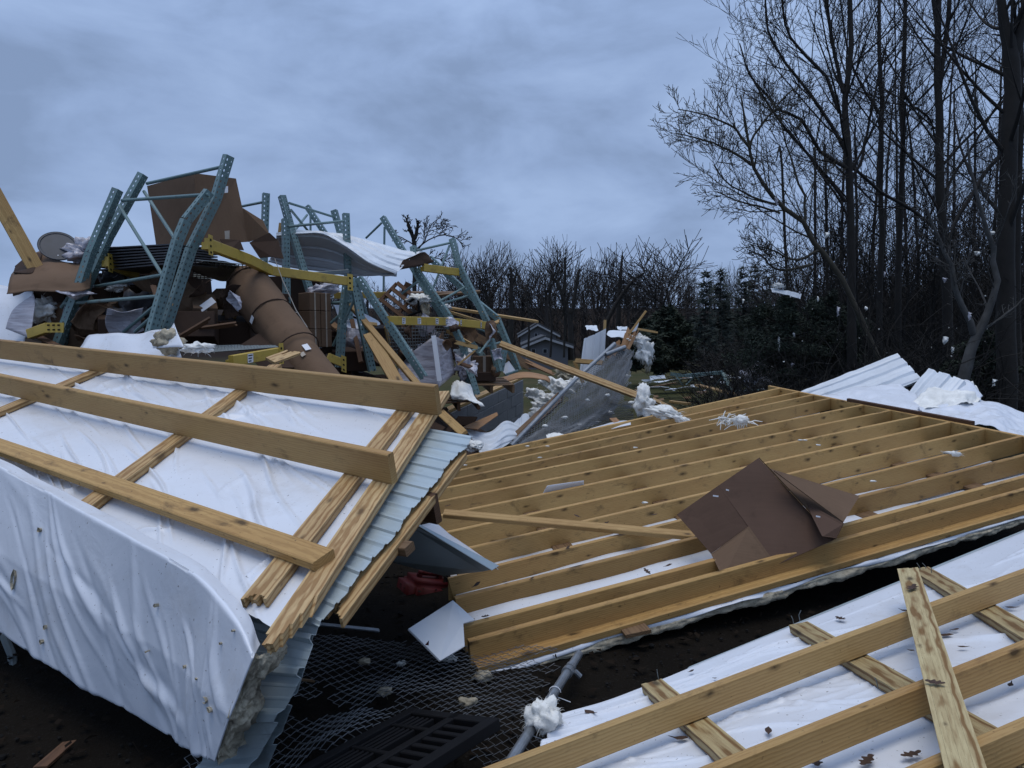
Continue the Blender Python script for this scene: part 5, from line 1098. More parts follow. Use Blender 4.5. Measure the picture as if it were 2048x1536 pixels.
# brown jumble of cartons in the left pile
rng = random.Random(44)
def lump(label, x, y, D, sx, sy, sz, rz, rx, mat='card', tape=True):
    R = Matrix.Rotation(rz, 3, 'Z') @ Matrix.Rotation(rx, 3, 'X'); ax, ay, az = R @ Vector((sx, 0, 0)), R @ Vector((0, sy, 0)), R @ Vector((0, 0, sz)); carton(label, P(x, y, D) - (ax + ay + az) / 2, ax, ay, az, mat, None, tape)
lump('brown carton tilted with a taped end right of the front teal posts', 408, 620, 6.9, .22, .3, .2, .5, .5)
lump('small torn carton with white printed flap left of the drum mouth', 440, 598, 7.2, .16, .2, .14, -.3, .6)
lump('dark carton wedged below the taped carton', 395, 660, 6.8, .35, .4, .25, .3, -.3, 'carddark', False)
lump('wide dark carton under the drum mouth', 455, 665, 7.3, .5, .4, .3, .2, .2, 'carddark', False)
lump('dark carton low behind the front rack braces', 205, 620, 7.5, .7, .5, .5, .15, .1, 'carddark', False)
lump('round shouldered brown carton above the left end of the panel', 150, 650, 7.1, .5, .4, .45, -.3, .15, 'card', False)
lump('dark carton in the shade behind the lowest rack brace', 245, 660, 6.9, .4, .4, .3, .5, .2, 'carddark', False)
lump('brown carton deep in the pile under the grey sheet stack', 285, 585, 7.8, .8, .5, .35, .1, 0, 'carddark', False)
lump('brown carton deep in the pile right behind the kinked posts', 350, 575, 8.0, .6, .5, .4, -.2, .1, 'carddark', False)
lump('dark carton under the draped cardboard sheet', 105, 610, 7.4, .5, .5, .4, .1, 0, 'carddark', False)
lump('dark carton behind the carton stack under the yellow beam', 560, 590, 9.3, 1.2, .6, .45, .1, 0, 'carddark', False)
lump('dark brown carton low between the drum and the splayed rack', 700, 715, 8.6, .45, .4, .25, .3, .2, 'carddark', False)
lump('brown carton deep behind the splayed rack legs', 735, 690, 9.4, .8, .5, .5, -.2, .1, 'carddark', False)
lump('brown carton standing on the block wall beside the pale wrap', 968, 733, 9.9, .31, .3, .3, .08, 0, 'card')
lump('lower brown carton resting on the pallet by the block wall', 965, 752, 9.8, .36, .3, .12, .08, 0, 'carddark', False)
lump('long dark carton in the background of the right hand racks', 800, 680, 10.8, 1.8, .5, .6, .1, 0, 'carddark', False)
poly_board('cardboard_sheet', px3([(560, 640, 6.95), (480, 690, 6.6), (520, 735, 6.3), (600, 735, 6.4)]), .008, 'carddark', label='dark sheet of cardboard leaning under the drum', cat='cardboard')
cover('curved inner cardboard ring at the mouth of the drum', [[(452, 575, 7.6), (470, 592, 7.5), (490, 588, 7.5)], [(458, 598, 7.4), (474, 604, 7.3), (495, 598, 7.3)]], 'card', .01, 8)
poly_board('printed_flap', px3([(398, 612, 6.75), (423, 594, 6.75), (432, 604, 6.72), (404, 624, 6.72)]), .004, 'paper', label='pale printed label on the tilted carton right of the teal posts', cat='label')

# curled white siding sheet over the racks
low = [(536, 524, 9.2), (590, 537, 9.2), (640, 543, 9.15), (690, 551, 9.05), (735, 553, 8.95), (791, 548, 8.7)]
rim = [(553, 471, 8.6), (600, 467, 8.6), (648, 470, 8.55), (690, 492, 8.5), (740, 526, 8.5), (791, 548, 8.68)]
top_ = [(556, 472, 8.9), (610, 467, 9.1), (690, 474, 9.4), (750, 484, 9.5), (805, 500, 9.5), (846, 503, 9.5)]
t = thing('siding_sheet', 'large curled sheet of white ribbed siding draped over the tops of the racks', 'siding', P(640, 540, 9))
S = loft([px3(low), [a.lerp(b, .5) + Vector((0, .10, 0)) for a, b in zip(px3(low), px3(rim))], px3(rim)])
v, f = disp_grid(S, 70, 60, lambda a, b, u, w: -rib(b + .03, .2, .022) + .008 * fbm(a * 2, b * 2, 3)); add('underside', v, f, 'whitemetal', t, solid=.003)
S = loft([px3(rim), [a.lerp(b, .5) + Vector((0, 0, .02)) for a, b in zip(px3(rim), px3(top_))], px3(top_)])
v, f = disp_grid(S, 70, 40, lambda a, b, u, w: rib(b + .05, .2, .02) + .02 * fbm(a * 2.4, b * 2.4, 4)); add('sheet', v, f, 'whitemetal', t, solid=.003)
v, f = quad_sheet([P(798, 540, 8.9), P(852, 528, 9.4), P(870, 520, 9.6), P(846, 504, 9.5), ], 14, 8, .02, 9); 
add('folded_end', *quad_sheet([px3([(797, 540, 8.8), (850, 530, 9.3), (869, 523, 9.4)]), px3([(806, 521, 8.9), (832, 515, 9.2), (860, 515, 9.4)]), px3([(815, 518, 9.0), (845, 504, 9.3), (858, 510, 9.4)])], 14, 8, .012, 9), 'carddark', t, smooth=True, solid=.004)
a, b = P(628, 548, 8.3), P(697, 543, 8.5); plank(a, b, Z1, .03, .05, 'darkmetal', 'metal_channel', label='dark metal channel lying along the yellow beam under the curled siding', cat='metal channel')

# loose boards in the rack wreckage
def board(label, a, b, w, t_=.038, mat='spruce2', up=(0, -.4, 1), broken=(0, 0), name='loose_board', bow=0, cat='board', **k): plank(P(*a), P(*b), Vector(up), w, t_, mat, name, None, broken=broken, bow=bow, label=label, cat=cat, **k)
board('long plank leaning down behind the panel from the splayed rack', (700, 608, 8.0), (836, 770, 7.2), .07, mat='spruce2')
board('wider plank leaning parallel to the long one, left of it', (738, 668, 7.7), (800, 775, 7.2), .13, mat='spruce2', up=(.3, -1, .3))
board('thin brown board leaning steeply inside the splayed rack', (704, 640, 8.3), (722, 725, 8.0), .05, mat='brownwood', up=(0, -1, .2))
board('board slanting under the splayed rack legs', (660, 645, 8.8), (735, 705, 8.6), .09, mat='osb')
board('long thin board sticking out right over the dark wood', (898, 616, 10.2), (1074, 643, 11.5), .075, mat='spruce2')
board('second thin board angled just under the long one', (893, 622, 10.1), (991, 652, 10.6), .05, mat='spruce2')
board('horizontal brown board crossing behind the right hand racks', (805, 586, 10.8), (955, 586, 11.4), .07, mat='oldwood')
board('bent strip of brown wood crossing near the bent rack', (820, 596, 10.9), (960, 583, 11.2), .05, mat='oldwood')
board('long light beam slanting from the rack down to the insulation lump', (1001, 688, 9.9), (1276, 792, 8.9), .085, .06, 'pine', up=(0, -1, .5))
board('end of a beam on the grass right of the insulation lump', (1305, 800, 9.6), (1352, 822, 9.6), .09, .05, 'pine')
board('dark splintered board slanting behind the long light beam', (930, 662, 10.8), (1070, 738, 11), .14, .02, 'oldwood', up=(0, -1, .4), broken=(0, .3))
board('splintered board end reaching past the curved plywood', (1050, 722, 11), (1123, 755, 11), .09, .02, 'osb', up=(0, -.6, 1), broken=(0, .3))
board('weathered broken timber leaning across the bent siding', (1130, 785, 10.0), (1022, 886, 8.9), .14, .05, 'oldwood', up=(-.3, -1, .6), broken=(.2, .1))
board('short stick of timber behind the panel at left of the block wall', (882, 826, 7.3), (928, 868, 6.9), .085, .04, 'spruce2', up=(0, -1, .4))
board('brown timber standing in the pile above the tilted pallet', (806, 592, 10.2), (818, 566, 10.2), .10, .06, 'brownwood', up=(0, -1, 0))
board('pale splintered board end behind the top panel beam', (540, 722, 5.3), (600, 700, 5.6), .09, .02, 'pine', up=(0, -1, .7), broken=(0, .12))
board('light yellow stick standing beyond the curled siding left end', (557, 480, 9.5), (561, 446, 9.5), .035, .03, 'spruce2', up=(0, -1, 0))
v, f = quad_sheet([px3([(1000, 757, 10.6), (1045, 745, 10.7), (1090, 752, 10.8), (1100, 762, 10.8)]), px3([(1000, 768, 10.3), (1045, 757, 10.4), (1085, 760, 10.5), (1098, 766, 10.6)])], 20, 5, .005, 3); add('curved_plywood', v, f, 'osb', smooth=True, solid=.012, label='bowed strip of thin plywood lying over the block wall end', cat='plywood')
poly_board('plywood_scrap', px3([(923, 855, 8.8), (994, 824, 9.4), (996, 830, 9.3), (955, 858, 8.6)]), .012, 'osb', label='triangular plywood offcut leaning at the foot of the block wall', cat='plywood')
def pallet(label, c, ex, ey, n, mat, wd, ln, hgt=.09):
    t = thing('wooden_pallet', label, 'pallet', c); nz = ex.cross(ey).normalized(); nz = nz if nz.z > 0 else -nz
    for i in range(3): p = c + ex * (wd * (i / 2 - .5)); plank(p - ey * ln / 2, p + ey * ln / 2, nz, .04, hgt, mat, 'stringer', t)
    for i in range(n): p = c + ey * (ln * (i / (n - 1) - .5)) + nz * (hgt / 2 + .008); plank(p - ex * wd / 2, p + ex * wd / 2, nz, ln / n * .62, .016, mat, 'slat', t)
pallet('dark wooden pallet tilted steeply among the right hand racks', P(805, 618, 10), Vector((.75, 0, -.6)).normalized(), Vector((.5, .5, .62)).normalized(), 5, 'brownwood', .62, .5)
pallet('wooden pallet lying on top of the block wall', P(975, 772, 9.9), Vector((1, .2, 0)).normalized(), Vector((-.2, 1, .05)).normalized(), 5, 'oldwood', .6, .7, .11)
pallet('second dark pallet low behind the insulation shred', P(912, 806, 9.0), Vector((1, .2, .05)).normalized(), Vector((-.2, 1, .05)).normalized(), 4, 'brownwood', .5, .6, .11)
# black chair like frame on the pile
t = thing('metal_bracket', 'bent black metal bracket over the tilted pallet', 'bracket', P(835, 620, 9.8)); tube_obj('bar', px3([(818, 604, 9.8), (832, 595, 9.8), (836, 600, 9.8), (838, 622, 9.8)]), [.018] * 4, 'blackplastic', t, 6); tube_obj('bar', px3([(815, 632, 9.8), (842, 622, 9.8), (846, 634, 9.8)]), [.018] * 3, 'blackplastic', t, 6)
tuft(P(838, 600, 9.9), (.14, .1, .07), 'lump of white insulation on the bent black bracket', seed=71, strands=20)
tuft(P(850, 625, 9.9), (.06, .06, .12), 'hanging tail of insulation right of the tilted pallet', seed=72, strands=20, mat='dirtyinsul')
tuft(P(893, 614, 10.1), (.07, .05, .04), 'scrap of white insulation at the root of the long thin board', seed=73, strands=12)
cover('white sheet lying inside the splayed rack legs', [[(668, 610, 9.0), (700, 612, 9.0)], [(680, 640, 8.8), (760, 646, 8.8)], [(700, 660, 8.7), (730, 655, 8.7)]], 'vinyl', .02, 11, 'sheeting', 'white_sheeting')
poly_board('white_scrap', px3([(998, 735, 9.9), (1018, 722, 9.95), (1032, 742, 9.9), (1014, 752, 9.8)]), .006, 'board', label='white square scrap leaning by the foot of the bent rack', cat='scrap')
cover('white insulation shred hanging over the block wall behind the splintered batten', [[(905, 766, 8.9), (920, 760, 8.9), (940, 770, 8.9)], [(900, 785, 8.6), (930, 785, 8.6), (955, 795, 8.6)], [(905, 800, 8.6), (935, 800, 8.5), (970, 812, 8.5)]], 'insul', .06, 12, 'insulation', 'insulation_shred', fine=.04)
tuft(P(930, 735, 9.1), (.12, .08, .12), 'crumpled film bunched below the wrapped load', 'plastic wrap', 'plastic_wrap', 'film', 74, 14, rough=.9)
tuft(P(925, 704, 9.2), (.10, .06, .05), 'white shred caught on top of the wrapped load corner', seed=75, strands=30)

# ---- concrete block wall
t = thing('block_wall', 'grey concrete block retaining wall end with timber on top behind the panel', 'wall', P(960, 860, 10.5))
wa, wb = P(880, 836, 9.6), P(1047, 759, 12.6); wd = (wb - wa); wl_ = wd.length; wu = wd / wl_; wn_ = Vector((wu.y, -wu.x, 0)).normalized(); course = .2
rng = random.Random(3)
for k in range(5):
    x = -.3 + (.2 if k % 2 else 0)
    while x < wl_ - .05:
        x1 = min(x + .4, wl_)
        o = wa + wu * (x + .005) - Z1 * (course * (k + 1) - .005) + wn_ * rng.uniform(-.004, .004); add('block', *boxmesh(o, wu * (x1 - x - .01), -wn_ * .19, Z1 * (course - .01)), 'block', t, bevel=.004); x = x1
o = wa - wu * .3 - Z1 * 1.0 - wn_ * .01; add('mortar', *boxmesh(o, wu * (wl_ + .29), -wn_ * .17, Z1 * .99), 'block', t)
plank(wa - wu * .3 + Z1 * .022 - wn_ * .09, wb + Z1 * .022 - wn_ * .09, Z1, .14, .036, 'spruce2', 'top_plate', t, broken=(0, .05))

# ---- bent siding, insulation heap and standing chain link in the middle
v, f = disp_grid(loft([px3([(928, 856, 8.9), (977, 865, 8.9), (1012, 842, 9.3), (1049, 856, 9.5)]), px3([(945, 880, 8.6), (985, 884, 8.5), (1015, 866, 8.9), (1040, 868, 9.1)]), px3([(960, 906, 8.2), (985, 902, 8.2), (1005, 895, 8.5), (1022, 884, 8.8)])], True, True), 40, 40, lambda a, b, u, w: rib(b, .2, .015) + .01 * fbm(a * 2, b * 2, 5)); add('siding_sheet', v, f, 'whitemetal', solid=.003, label='bent white ribbed siding lying behind the end of the joists', cat='siding')
v, f = disp_grid(loft([px3([(1028, 846, 9.6), (1050, 827, 10), (1066, 838, 10)]), px3([(1030, 855, 9.4), (1048, 858, 9.4), (1058, 852, 9.5)])], True, True), 20, 20, lambda a, b, u, w: rib(a, .2, .015)); add('siding_sheet', v, f, 'whitemetal', solid=.003, label='small bent piece of white siding above the larger bent one', cat='siding')
tuft(P(945, 892, 7.9), (.10, .08, .06), 'white insulation tuft at the tip of the panel corner board', seed=80, strands=40)
rng = random.Random(17)
for i, (x, y, s, D, lb) in enumerate([(1082, 815, .16, 11, 'crumpled white insulation beside the block wall end, lowest of the heap'), (1075, 792, .18, 11.4, 'crumpled insulation roll against the block wall end'), (1120, 776, .20, 11.5, 'white crumpled insulation left of the slanting fence pipe'), (1150, 766, .17, 11.6, 'white folded insulation near the upright siding'), (1095, 765, .15, 11.8, 'grey white insulation under the long light beam'), (1130, 748, .16, 12, 'dark stained insulation bundle under the long light beam'), (1100, 800, .13, 11.0, 'small insulation lump in the middle of the heap'), (1070, 830, .12, 10.6, 'insulation lump at the foot of the weathered timber')]):
    tuft(P(x, y, D), (s, s * .7, s * .6), lb, seed=110 + i, strands=16, rough=.7, mat='dirtyinsul' if i == 5 else 'insul', rot=rng.uniform(-.6, .6))
add('siding_sheet', *disp_grid(loft([px3([(1158, 752, 11.2), (1184, 752, 11.0), (1208, 735, 11.0)]), px3([(1168, 677, 11.2), (1190, 668, 11.0), (1212, 657, 11.0)])], False, False), 50, 12, lambda a, b, u, w: -rib(a + .02, .16, .016)), 'whitemetal', solid=.003, label='upright sheet of white ribbed siding in the middle distance', cat='siding')
board('short yellow stud standing behind the upright siding', (1209, 665, 11.3), (1210, 640, 11.3), .04, .05, 'spruce2', up=(0, -1, 0), cat='stud')
add('siding_sheet', *quad_sheet([px3([(1213, 668, 11.0), (1222, 660, 11.2), (1258, 660, 11.2)]), px3([(1222, 676, 10.9), (1240, 672, 10.9), (1252, 678, 10.9)])], 16, 8, .03, 4), 'whitemetal', solid=.004, label='torn flap of white siding between upright sheet and splintered boards', cat='siding')
add('siding_sheet', *quad_sheet([px3([(1264, 664, 10.8), (1270, 650, 10.8), (1279, 638, 10.8)]), px3([(1272, 662, 10.8), (1276, 652, 10.8), (1280, 638, 10.8)])], 8, 4, .01, 4), 'whitemetal', solid=.004, label='pointed white sliver of siding sticking up among splintered boards', cat='siding')
rng = random.Random(14)
for i, (a, b, w_, lb) in enumerate([((1216, 716), (1234, 678), .09, 'leftmost of the splintered boards standing at the chain link top'), ((1224, 708), (1242, 680), .11, 'second splintered board standing at the chain link top'), ((1245, 700), (1259, 654), .08, 'tallest straight board among the splintered ones'), ((1252, 698), (1268, 662), .05, 'narrow splintered board right of the tallest straight one'), ((1256, 698), (1275, 660), .045, 'rightmost narrow splintered board at the chain link top'), ((1258, 668), (1292, 622), .03, 'thin pointed splinter leaning out over the dark bushes'), ((1275, 658), (1315, 665), .03, 'thin pale rod sticking out right of the splintered boards')]):
    board(lb, (*a, 10.7 - .03 * i), (*b, 10.8 - .03 * i), w_, .02, 'osb' if i < 5 else 'spruce2', up=(.2, -1, .2), broken=(0, .12) if i < 5 else (0, 0), cat='splintered board')
board('short yellow rail jutting left from the slanting fence pipe', (1152, 722, 10.9), (1206, 726, 10.6), .07, .05, 'spruce2', up=(0, -1, .3), cat='rail')
board('short post dropping from the left end of the yellow rail', (1148, 722, 11), (1166, 766, 11), .05, .05, 'spruce2', up=(0, -1, .3), cat='post')
fa, fb, fc, fd = P(1022, 892, 8.7), P(1232, 690, 10.5), P(1296, 690, 10.9), P(1300, 838, 9.0)
def Sf(u, w):
    p = loft([[fa, P(1120, 790, 9.6), fb], [P(1090, 885, 8.7), P(1190, 800, 9.5), P(1262, 700, 10.6)], [P(1270, 842, 8.7), P(1262, 790, 9.4), P(1270, 705, 10.7)]])(w, u); return p + Vector((0, .10 * fbm(u * 3, w * 3, 1) + .02 * fbm(u * 11, w * 11, 3), .05 * fbm(u * 3, w * 3, 6)))
t = chainlink('chain_link_fence', 'standing chain link fence torn and folded on its slanting top pipe beyond the joists', Sf, 1.7, 2.3, .034, .0034, keep=lambda u, w: not (w > .8 and u > .75 and fbm(u * 9, w * 9, 1) > .0) and not (u > .93 and .35 < w < .8 and fbm(w * 12, 3, 1) > -.05))
tube_obj('top_pipe', [fa, P(1060, 853, 9.05), P(1150, 760, 9.85), fb + Vector((-.02, 0, .02))], [.03] * 4, 'galv', t, 10); tube_obj('top_pipe', px3([(1211, 709, 10.3), (1250, 694, 10.5)]), [.032, .032], 'galv', t, 10)
S2 = lambda u, w: Sf(.15 + .7 * u, .05 + .85 * w) + Vector((.02, .09, -.02)); chainlink('chain_link_fence', 'second layer of chain link folded behind the standing one', S2, 1.5, 2.1, .028, .0042)
tuft(P(1290, 702, 10.7), (.10, .07, .18), 'grey white insulation drape hanging from the splintered boards', seed=90, strands=60, rough=.9, rot=-.4)
tuft(P(1275, 680, 10.7), (.12, .07, .07), 'white insulation bunched at the root of the splintered boards', seed=91, strands=40, rough=.9)
tuft(P(1296, 725, 10.8), (.05, .04, .14), 'dark hanging tatter below the insulation drape', seed=92, strands=30, mat='dirtyinsul')
for i, (x, y, s, D) in enumerate([(1130, 835, .05, 9.3), (1222, 826, .06, 9.2), (1255, 752, .06, 10.2), (1195, 845, .04, 9.1), (1090, 852, .05, 9.0), (1175, 800, .04, 9.5), (1215, 790, .04, 9.6), (1262, 805, .05, 9.3), (1100, 870, .04, 8.9), (1160, 850, .04, 9.1)]):
    tuft(P(x, y, D - .13), (s * .75, s * .35, s * .45), 'small tuft of insulation snagged in the standing chain link', seed=130 + i, strands=18, sub=2, group='tufts in the standing chain link', name='insulation_tuft')
board('stub of brown board poking through the foot of the standing chain link', (1226, 838, 8.7), (1240, 852, 8.3), .09, .03, 'osb', up=(0, -1, .7))
cover('white sheeting showing behind the far joist under the chain link', [[(1180, 858, 8.4), (1225, 844, 8.5), (1262, 842, 8.5)], [(1180, 866, 8.1), (1225, 858, 8.1), (1262, 850, 8.1)]], 'vinyl', .02, 13, 'sheeting', 'white_sheeting')
cover('torn yellow white insulation lying at the corner of the far joist', [[(1092, 870, 8.5), (1110, 866, 8.6), (1135, 870, 8.5)], [(1095, 880, 8.1), (1115, 876, 8.1), (1135, 874, 8.1)]], 'insul', .04, 14, 'insulation', 'insulation_shred', fine=.04)

# ---- debris on the field
def strip(label, a, b, w_, mat='whitemetal', name='siding_strip', cat='siding'):
    A, B = P(*a), P(*b); d_ = (B - A).normalized(); s_ = Vector((d_.y, -d_.x, 0)).normalized(); S = loft([[A - s_ * w_, B - s_ * w_], [A + s_ * w_ + Z1 * .06, B + s_ * w_ + Z1 * .1]], False, False)
    v, f = disp_grid(S, 14, 4, lambda a_, b_, u, w: .05 * fbm(a_ * 1.5, b_ * 3, 2)); add(name, v, f, mat, solid=.01, label=label, cat=cat)
strip('long white strip of siding on the grass left of the fallen teal frame', (1307, 768, 19), (1394, 758, 20), .22)
strip('white strip of siding in the nearer grass', (1285, 778, 17.5), (1345, 783, 17), .2)
strip('crumpled white siding piece below the fallen teal frame', (1340, 782, 16.5), (1403, 783, 16), .25)
strip('white siding scrap on the right side of the field', (1466, 759, 20), (1502, 754, 21), .3)
strip('flat white scrap far back on the field', (1330, 757, 21), (1300, 760, 21), .1)
tuft(P(1517, 755, 17), (.35, .3, .25), 'grey crumpled wire and film heap at the right of the field', 'debris heap', 'debris_heap', 'film', 140, 60, rough=1.0)
board('pale plank lying on the grass beyond the far joist', (1394, 770, 16), (1492, 794, 14.5), .16, .04, 'spruce2', up=(0, 0, 1))
board('short plank on the grass behind the insulation clump', (1380, 808, 12), (1340, 803, 12.2), .1, .04, 'spruce2', up=(0, 0, 1))
board('thin stick lying across the grass below the teal frame', (1300, 775, 17.5), (1352, 765, 18), .06, .03, 'oldwood', up=(0, 0, 1))
rng = random.Random(8)
for i in range(26):
    x, y = rng.uniform(1255, 1540), rng.uniform(748, 805); p = G(x, y, .03); s = rng.uniform(.04, .13)
    add('field_scrap', *quad_sheet([p, p + Vector((s * 2, .05, .01)), p + Vector((s * 2, s * 2, .05)), p + Vector((-.03, s * 2, .04))], 5, 4, .03, i), 'whitemetal' if i % 2 else 'oldwood', solid=.006, label='tiny white scrap scattered on the field grass' if i % 2 else 'tiny brown wood scrap scattered on the field grass', cat='scrap', group='scraps scattered on the field')
# ---- white sheeting heap at the right behind the joists
def rs_(rows, label, mat, ribbed, seed, sol=.004, amp=.02, cat='siding', name='siding_sheet', nu=60, nv=40, along=False):
    v, f = disp_grid(loft([px3(r) for r in rows]), nu, nv, lambda a, b, u, w: (rib(a if along else b, .23, .040) if ribbed else 0) + amp * fbm(a * 2.2, b * 2.2, seed, 4)); add(name, v, f, mat, smooth=not ribbed, solid=sol, label=label, cat=cat)
rs_([[(1600, 784, 10), (1700, 745, 10), (1795, 707, 10)], [(1640, 800, 9.7), (1730, 770, 9.6), (1822, 735, 9.6)], [(1690, 812, 9.2), (1760, 790, 9.2), (1845, 758, 9.2)]], 'tallest white ribbed siding sheet heaped behind the far end of the joists', 'whitemetal', True, 1)
rs_([[(1792, 818, 8.9), (1822, 778, 9.1), (1858, 737, 9.3)], [(1830, 820, 8.7), (1860, 785, 8.8), (1895, 747, 8.9)], [(1865, 826, 8.5), (1900, 800, 8.6), (1932, 762, 8.7)]], 'white siding sheet tilted in the middle of the heap behind the joists', 'whitemetal', True, 2)
rs_([[(1640, 792, 9.3), (1720, 774, 9.3), (1800, 770, 9.2)], [(1690, 806, 8.9), (1760, 795, 8.8), (1830, 790, 8.8)], [(1720, 812, 8.5), (1790, 815, 8.3), (1850, 830, 8.2)]], 'smooth white sheeting spread between the two tilted siding sheets', 'vinyl', False, 3, amp=.05, cat='sheeting', name='white_sheeting')
rs_([[(1820, 812, 8.5), (1860, 782, 8.8), (1900, 768, 8.9), (1945, 765, 8.9)], [(1840, 816, 8.3), (1880, 798, 8.4), (1925, 785, 8.5), (1962, 790, 8.6)], [(1850, 822, 8.2), (1890, 812, 8.2), (1935, 806, 8.2), (1960, 800, 8.3)]], 'yellowed insulation blanket with ragged white edge lying on the heap', 'insul', False, 4, amp=.10, cat='insulation', name='insulation_blanket')
rs_([[(1835, 815, 8.3), (1900, 805, 8.4), (1975, 798, 8.5), (2060, 838, 8.4), (2140, 860, 8.3)], [(1850, 830, 7.9), (1920, 830, 7.9), (1990, 828, 7.9), (2060, 850, 7.8), (2140, 872, 7.7)], [(1860, 845, 7.5), (1930, 850, 7.3), (2000, 862, 7.2), (2060, 874, 7.0), (2140, 890, 6.9)]], 'crumpled white sheeting spilling down to the right edge behind the rim board', 'vinyl', False, 5, amp=.07, cat='sheeting', name='white_sheeting', nu=90, nv=50)
t = thing('blanket_fold', 'white folded end of an insulation blanket at the crest of the heap', 'insulation', P(1950, 800, 8.6)); v, f = quad_sheet([px3([(1905, 768, 8.9), (1935, 764, 8.8), (1963, 794, 8.6)]), px3([(1915, 800, 8.4), (1940, 800, 8.4), (1960, 798, 8.45)])], 16, 10, .04, 8); add('facing', v, f, 'vinyl', t, smooth=True, solid=.01)
# ---- plastic and insulation blown into the trees
rng = random.Random(21)
for i, (x, y, w_, h_, D, lb) in enumerate([(1677, 622, 5, 12, 12, 'white plastic scrap hanging low on the long limbed tree'), (1558, 688, 6, 16, 13.5, 'long tatter of insulation hanging in the cedar bush'), (1588, 670, 5, 5, 13.5, 'round white scrap in the cedar bush'), (1940, 632, 6, 10, 10.6, 'white scrap caught in the crotch of the pale tree'), (1487, 602, 5, 5, 20, 'small white scrap far left among the branches'), (1732, 617, 4, 5, 12.5, 'white speck low beside the slender bare tree'), (1890, 560, 9, 6, 12, 'cluster of white scraps left of the thickest trunk'), (1955, 507, 12, 5, 11, 'white plastic strip on a limb near the thickest trunk'), (1985, 466, 11, 4, 10.9, 'bright white tatter up beside the thickest trunk'), (1770, 548, 3, 7, 13, 'narrow white scrap hanging near the slender bare tree'), (1892, 680, 10, 9, 12, 'grey insulation clump low left of the pale tree'), (1906, 700, 6, 8, 12, 'faded scrap beneath the grey insulation clump'), (1585, 730, 8, 4, 13.4, 'low white scrap at the foot of the cedar bush'), (1990, 765, 9, 9, 11, 'pale cloth scrap at the foot of the thickest trunk'), (1636, 598, 3, 6, 12.6, 'small scrap on the trunk of the leaning tree'), (1600, 585, 4, 4, 13, 'tiny white scrap beside the caught siding strip'), (1880, 480, 4, 5, 13, 'white fleck high on the twin stemmed tree'), (1655, 470, 9, 7, 12.4, 'pale insulation smear on the leaning tree trunk'), (1553, 402, 7, 9, 12.4, 'pale insulation wad at the bend of the leaning tree'), (1370, 226, 4, 3, 12.4, 'pale scrap at the far left twig tip of the leaning tree')]):
    s = D / F; c = P(x, y, D - .1); a_ = rng.uniform(-.5, .5); w2, h2 = w_ * s * .62, h_ * s * .85
    v, f = quad_sheet([[c + Vector((-w2, .0, h2 * .9)), c + Vector((w2 * .2, .03, h2 * (1 + a_ * .3))), c + Vector((w2 * .9, 0, h2 * .6))], [c + Vector((-w2 * .5, .03, 0)), c + Vector((w2 * a_, -.03, 0)), c + Vector((w2 * .7, .02, -h2 * .1))], [c + Vector((-w2 * .3 + a_ * w2, 0, -h2)), c + Vector((a_ * w2, .02, -h2 * 1.15)), c + Vector((w2 * .4 + a_ * w2, 0, -h2 * .7))]], 12, 12, .022, i, .015)
    add('plastic_scrap', v, f, 'insul' if i % 3 else 'film', None, smooth=True, solid=.004, label=lb, cat='plastic scrap')
for i in range(30):
    x, y = rng.uniform(1480, 2040), rng.uniform(560, 760); D = rng.uniform(11.5, 14); s = rng.uniform(.8, 1.7) * D / F
    tuft(P(x, y, D), (s, s * .6, s), 'tiny fleck of white insulation caught in the undergrowth twigs', 'insulation fleck', 'insulation_fleck', 'insul', 300 + i, 0, 1, rough=1.0, group='flecks of insulation blown into the undergrowth')
v, f = disp_grid(loft([px3([(1541, 577, 13.6), (1575, 582, 13.5), (1603, 588, 13.5)]), px3([(1544, 585, 13.4), (1575, 590, 13.3), (1601, 598, 13.3)])], False, False), 20, 6, lambda a, b, u, w: .03 * fbm(a * 4, b * 4, 2)); add('siding_strip', v, f, 'whitemetal', solid=.006, label='white siding strip caught in the branches left of the leaning tree', cat='siding')
tuft(P(1556, 571, 13.5), (.09, .05, .05), 'insulation lump on the caught siding strip', seed=170, strands=16)

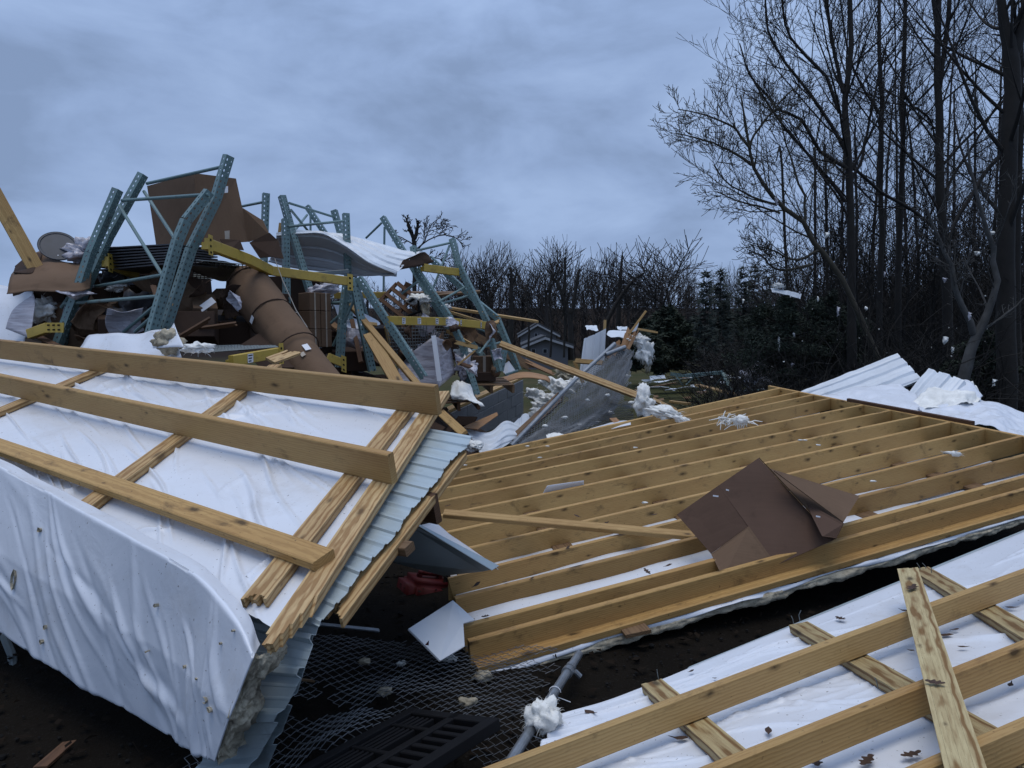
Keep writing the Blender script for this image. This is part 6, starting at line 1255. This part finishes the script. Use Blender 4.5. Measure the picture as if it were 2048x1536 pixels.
# small litter filling the rack pile
rng = random.Random(55)
for i in range(110):
    x, y = (rng.uniform(60, 470), rng.uniform(560, 690)) if i < 34 else (rng.uniform(570, 1000), rng.uniform(640, 750)); D = rng.uniform(6.4, 7.4) if i < 34 else rng.uniform(8.2, 10); c = P(x, y, D); k = i % 4; s = rng.uniform(.07, .19) if i < 34 else rng.uniform(.05, .11)
    ax = Vector((rng.gauss(0, 1), rng.gauss(0, .5), rng.gauss(0, .7))).normalized(); up = ax.orthogonal(); up.rotate(Matrix.Rotation(rng.uniform(0, 6.28), 3, ax))
    if k == 0: plank(c - ax * s * 2.2, c + ax * s * 2.2, up, .05, .02, rng.choice(['spruce2', 'oldwood', 'brownwood']), 'wood_splinter', broken=(.05, .05), label='short broken stick of wood among the litter in the wrecked racks', cat='stick', group='broken sticks in the rack pile')
    else:
        u2 = ax.cross(up) * s * rng.uniform(.5, 1); ax = ax * s * 1.2
        v, f = quad_sheet([[c - ax - u2, c - u2 * 1.2, c + ax - u2], [c - ax * .8, c + up * .06, c + ax * 1.1], [c - ax + u2, c + u2 * .8, c + ax * .7 + u2]], 10, 8, .05, i, .02); mt = ('card', 'carddark', 'film')[k - 1]
        add('cardboard_scrap' if k < 3 else 'film_scrap', v, f, mt, smooth=False, solid=.005, label='crumpled cardboard scrap among the litter in the wrecked racks' if k < 3 else 'crumpled scrap of cloudy plastic film in the wrecked racks', cat='scrap', group='cardboard scraps in the rack pile' if k < 3 else 'film scraps in the rack pile')

# mound of crushed goods that carries the racks
rng = random.Random(99); vs, fs = [], []
def mound(x, y):
    a = max(0, 1 - ((x + 3.1) / 3.1) ** 4) * max(0, 1 - ((y - 8.6) / 2.7) ** 4); return 1.05 * a * (1 if x < -1.5 else max(0, 1 - (x + 1.5) / 1.6)) - .05
n_, m_ = 60, 44
for j in range(m_ + 1):
    for i in range(n_ + 1):
        x, y = -6.3 + 6.4 * i / n_, 5.8 + 5.6 * j / m_; z = mound(x, y); vs.append((x, y, z + (.12 * fbm(x * 2, y * 2, 3, 4) if z > .05 else 0)))
fs = [[j * (n_ + 1) + i, j * (n_ + 1) + i + 1, (j + 1) * (n_ + 1) + i + 1, (j + 1) * (n_ + 1) + i] for j in range(m_) for i in range(n_)]
for k in range(420):
    x, y = rng.uniform(-6, -.3), rng.uniform(6.2, 11); z = mound(x, y)
    if z < .1: continue
    ax = Vector((rng.gauss(0, 1), rng.gauss(0, 1), rng.gauss(0, .3))).normalized(); ay = ax.orthogonal().normalized(); az = ax.cross(ay); s = rng.uniform(.06, .22); v, f = boxmesh(Vector((x, y, z - .05)), ax * s * 1.6, ay * s * .8, az * s * rng.choice([.1, .5])); n0 = len(vs)
    vs += [tuple(q) for q in v]; fs += [[q + n0 for q in p] for p in f]
add('rubble_mound', vs, fs, 'carddark', kind='stuff', label='mound of crushed dark cartons and rubble under the wrecked racks', cat='rubble')
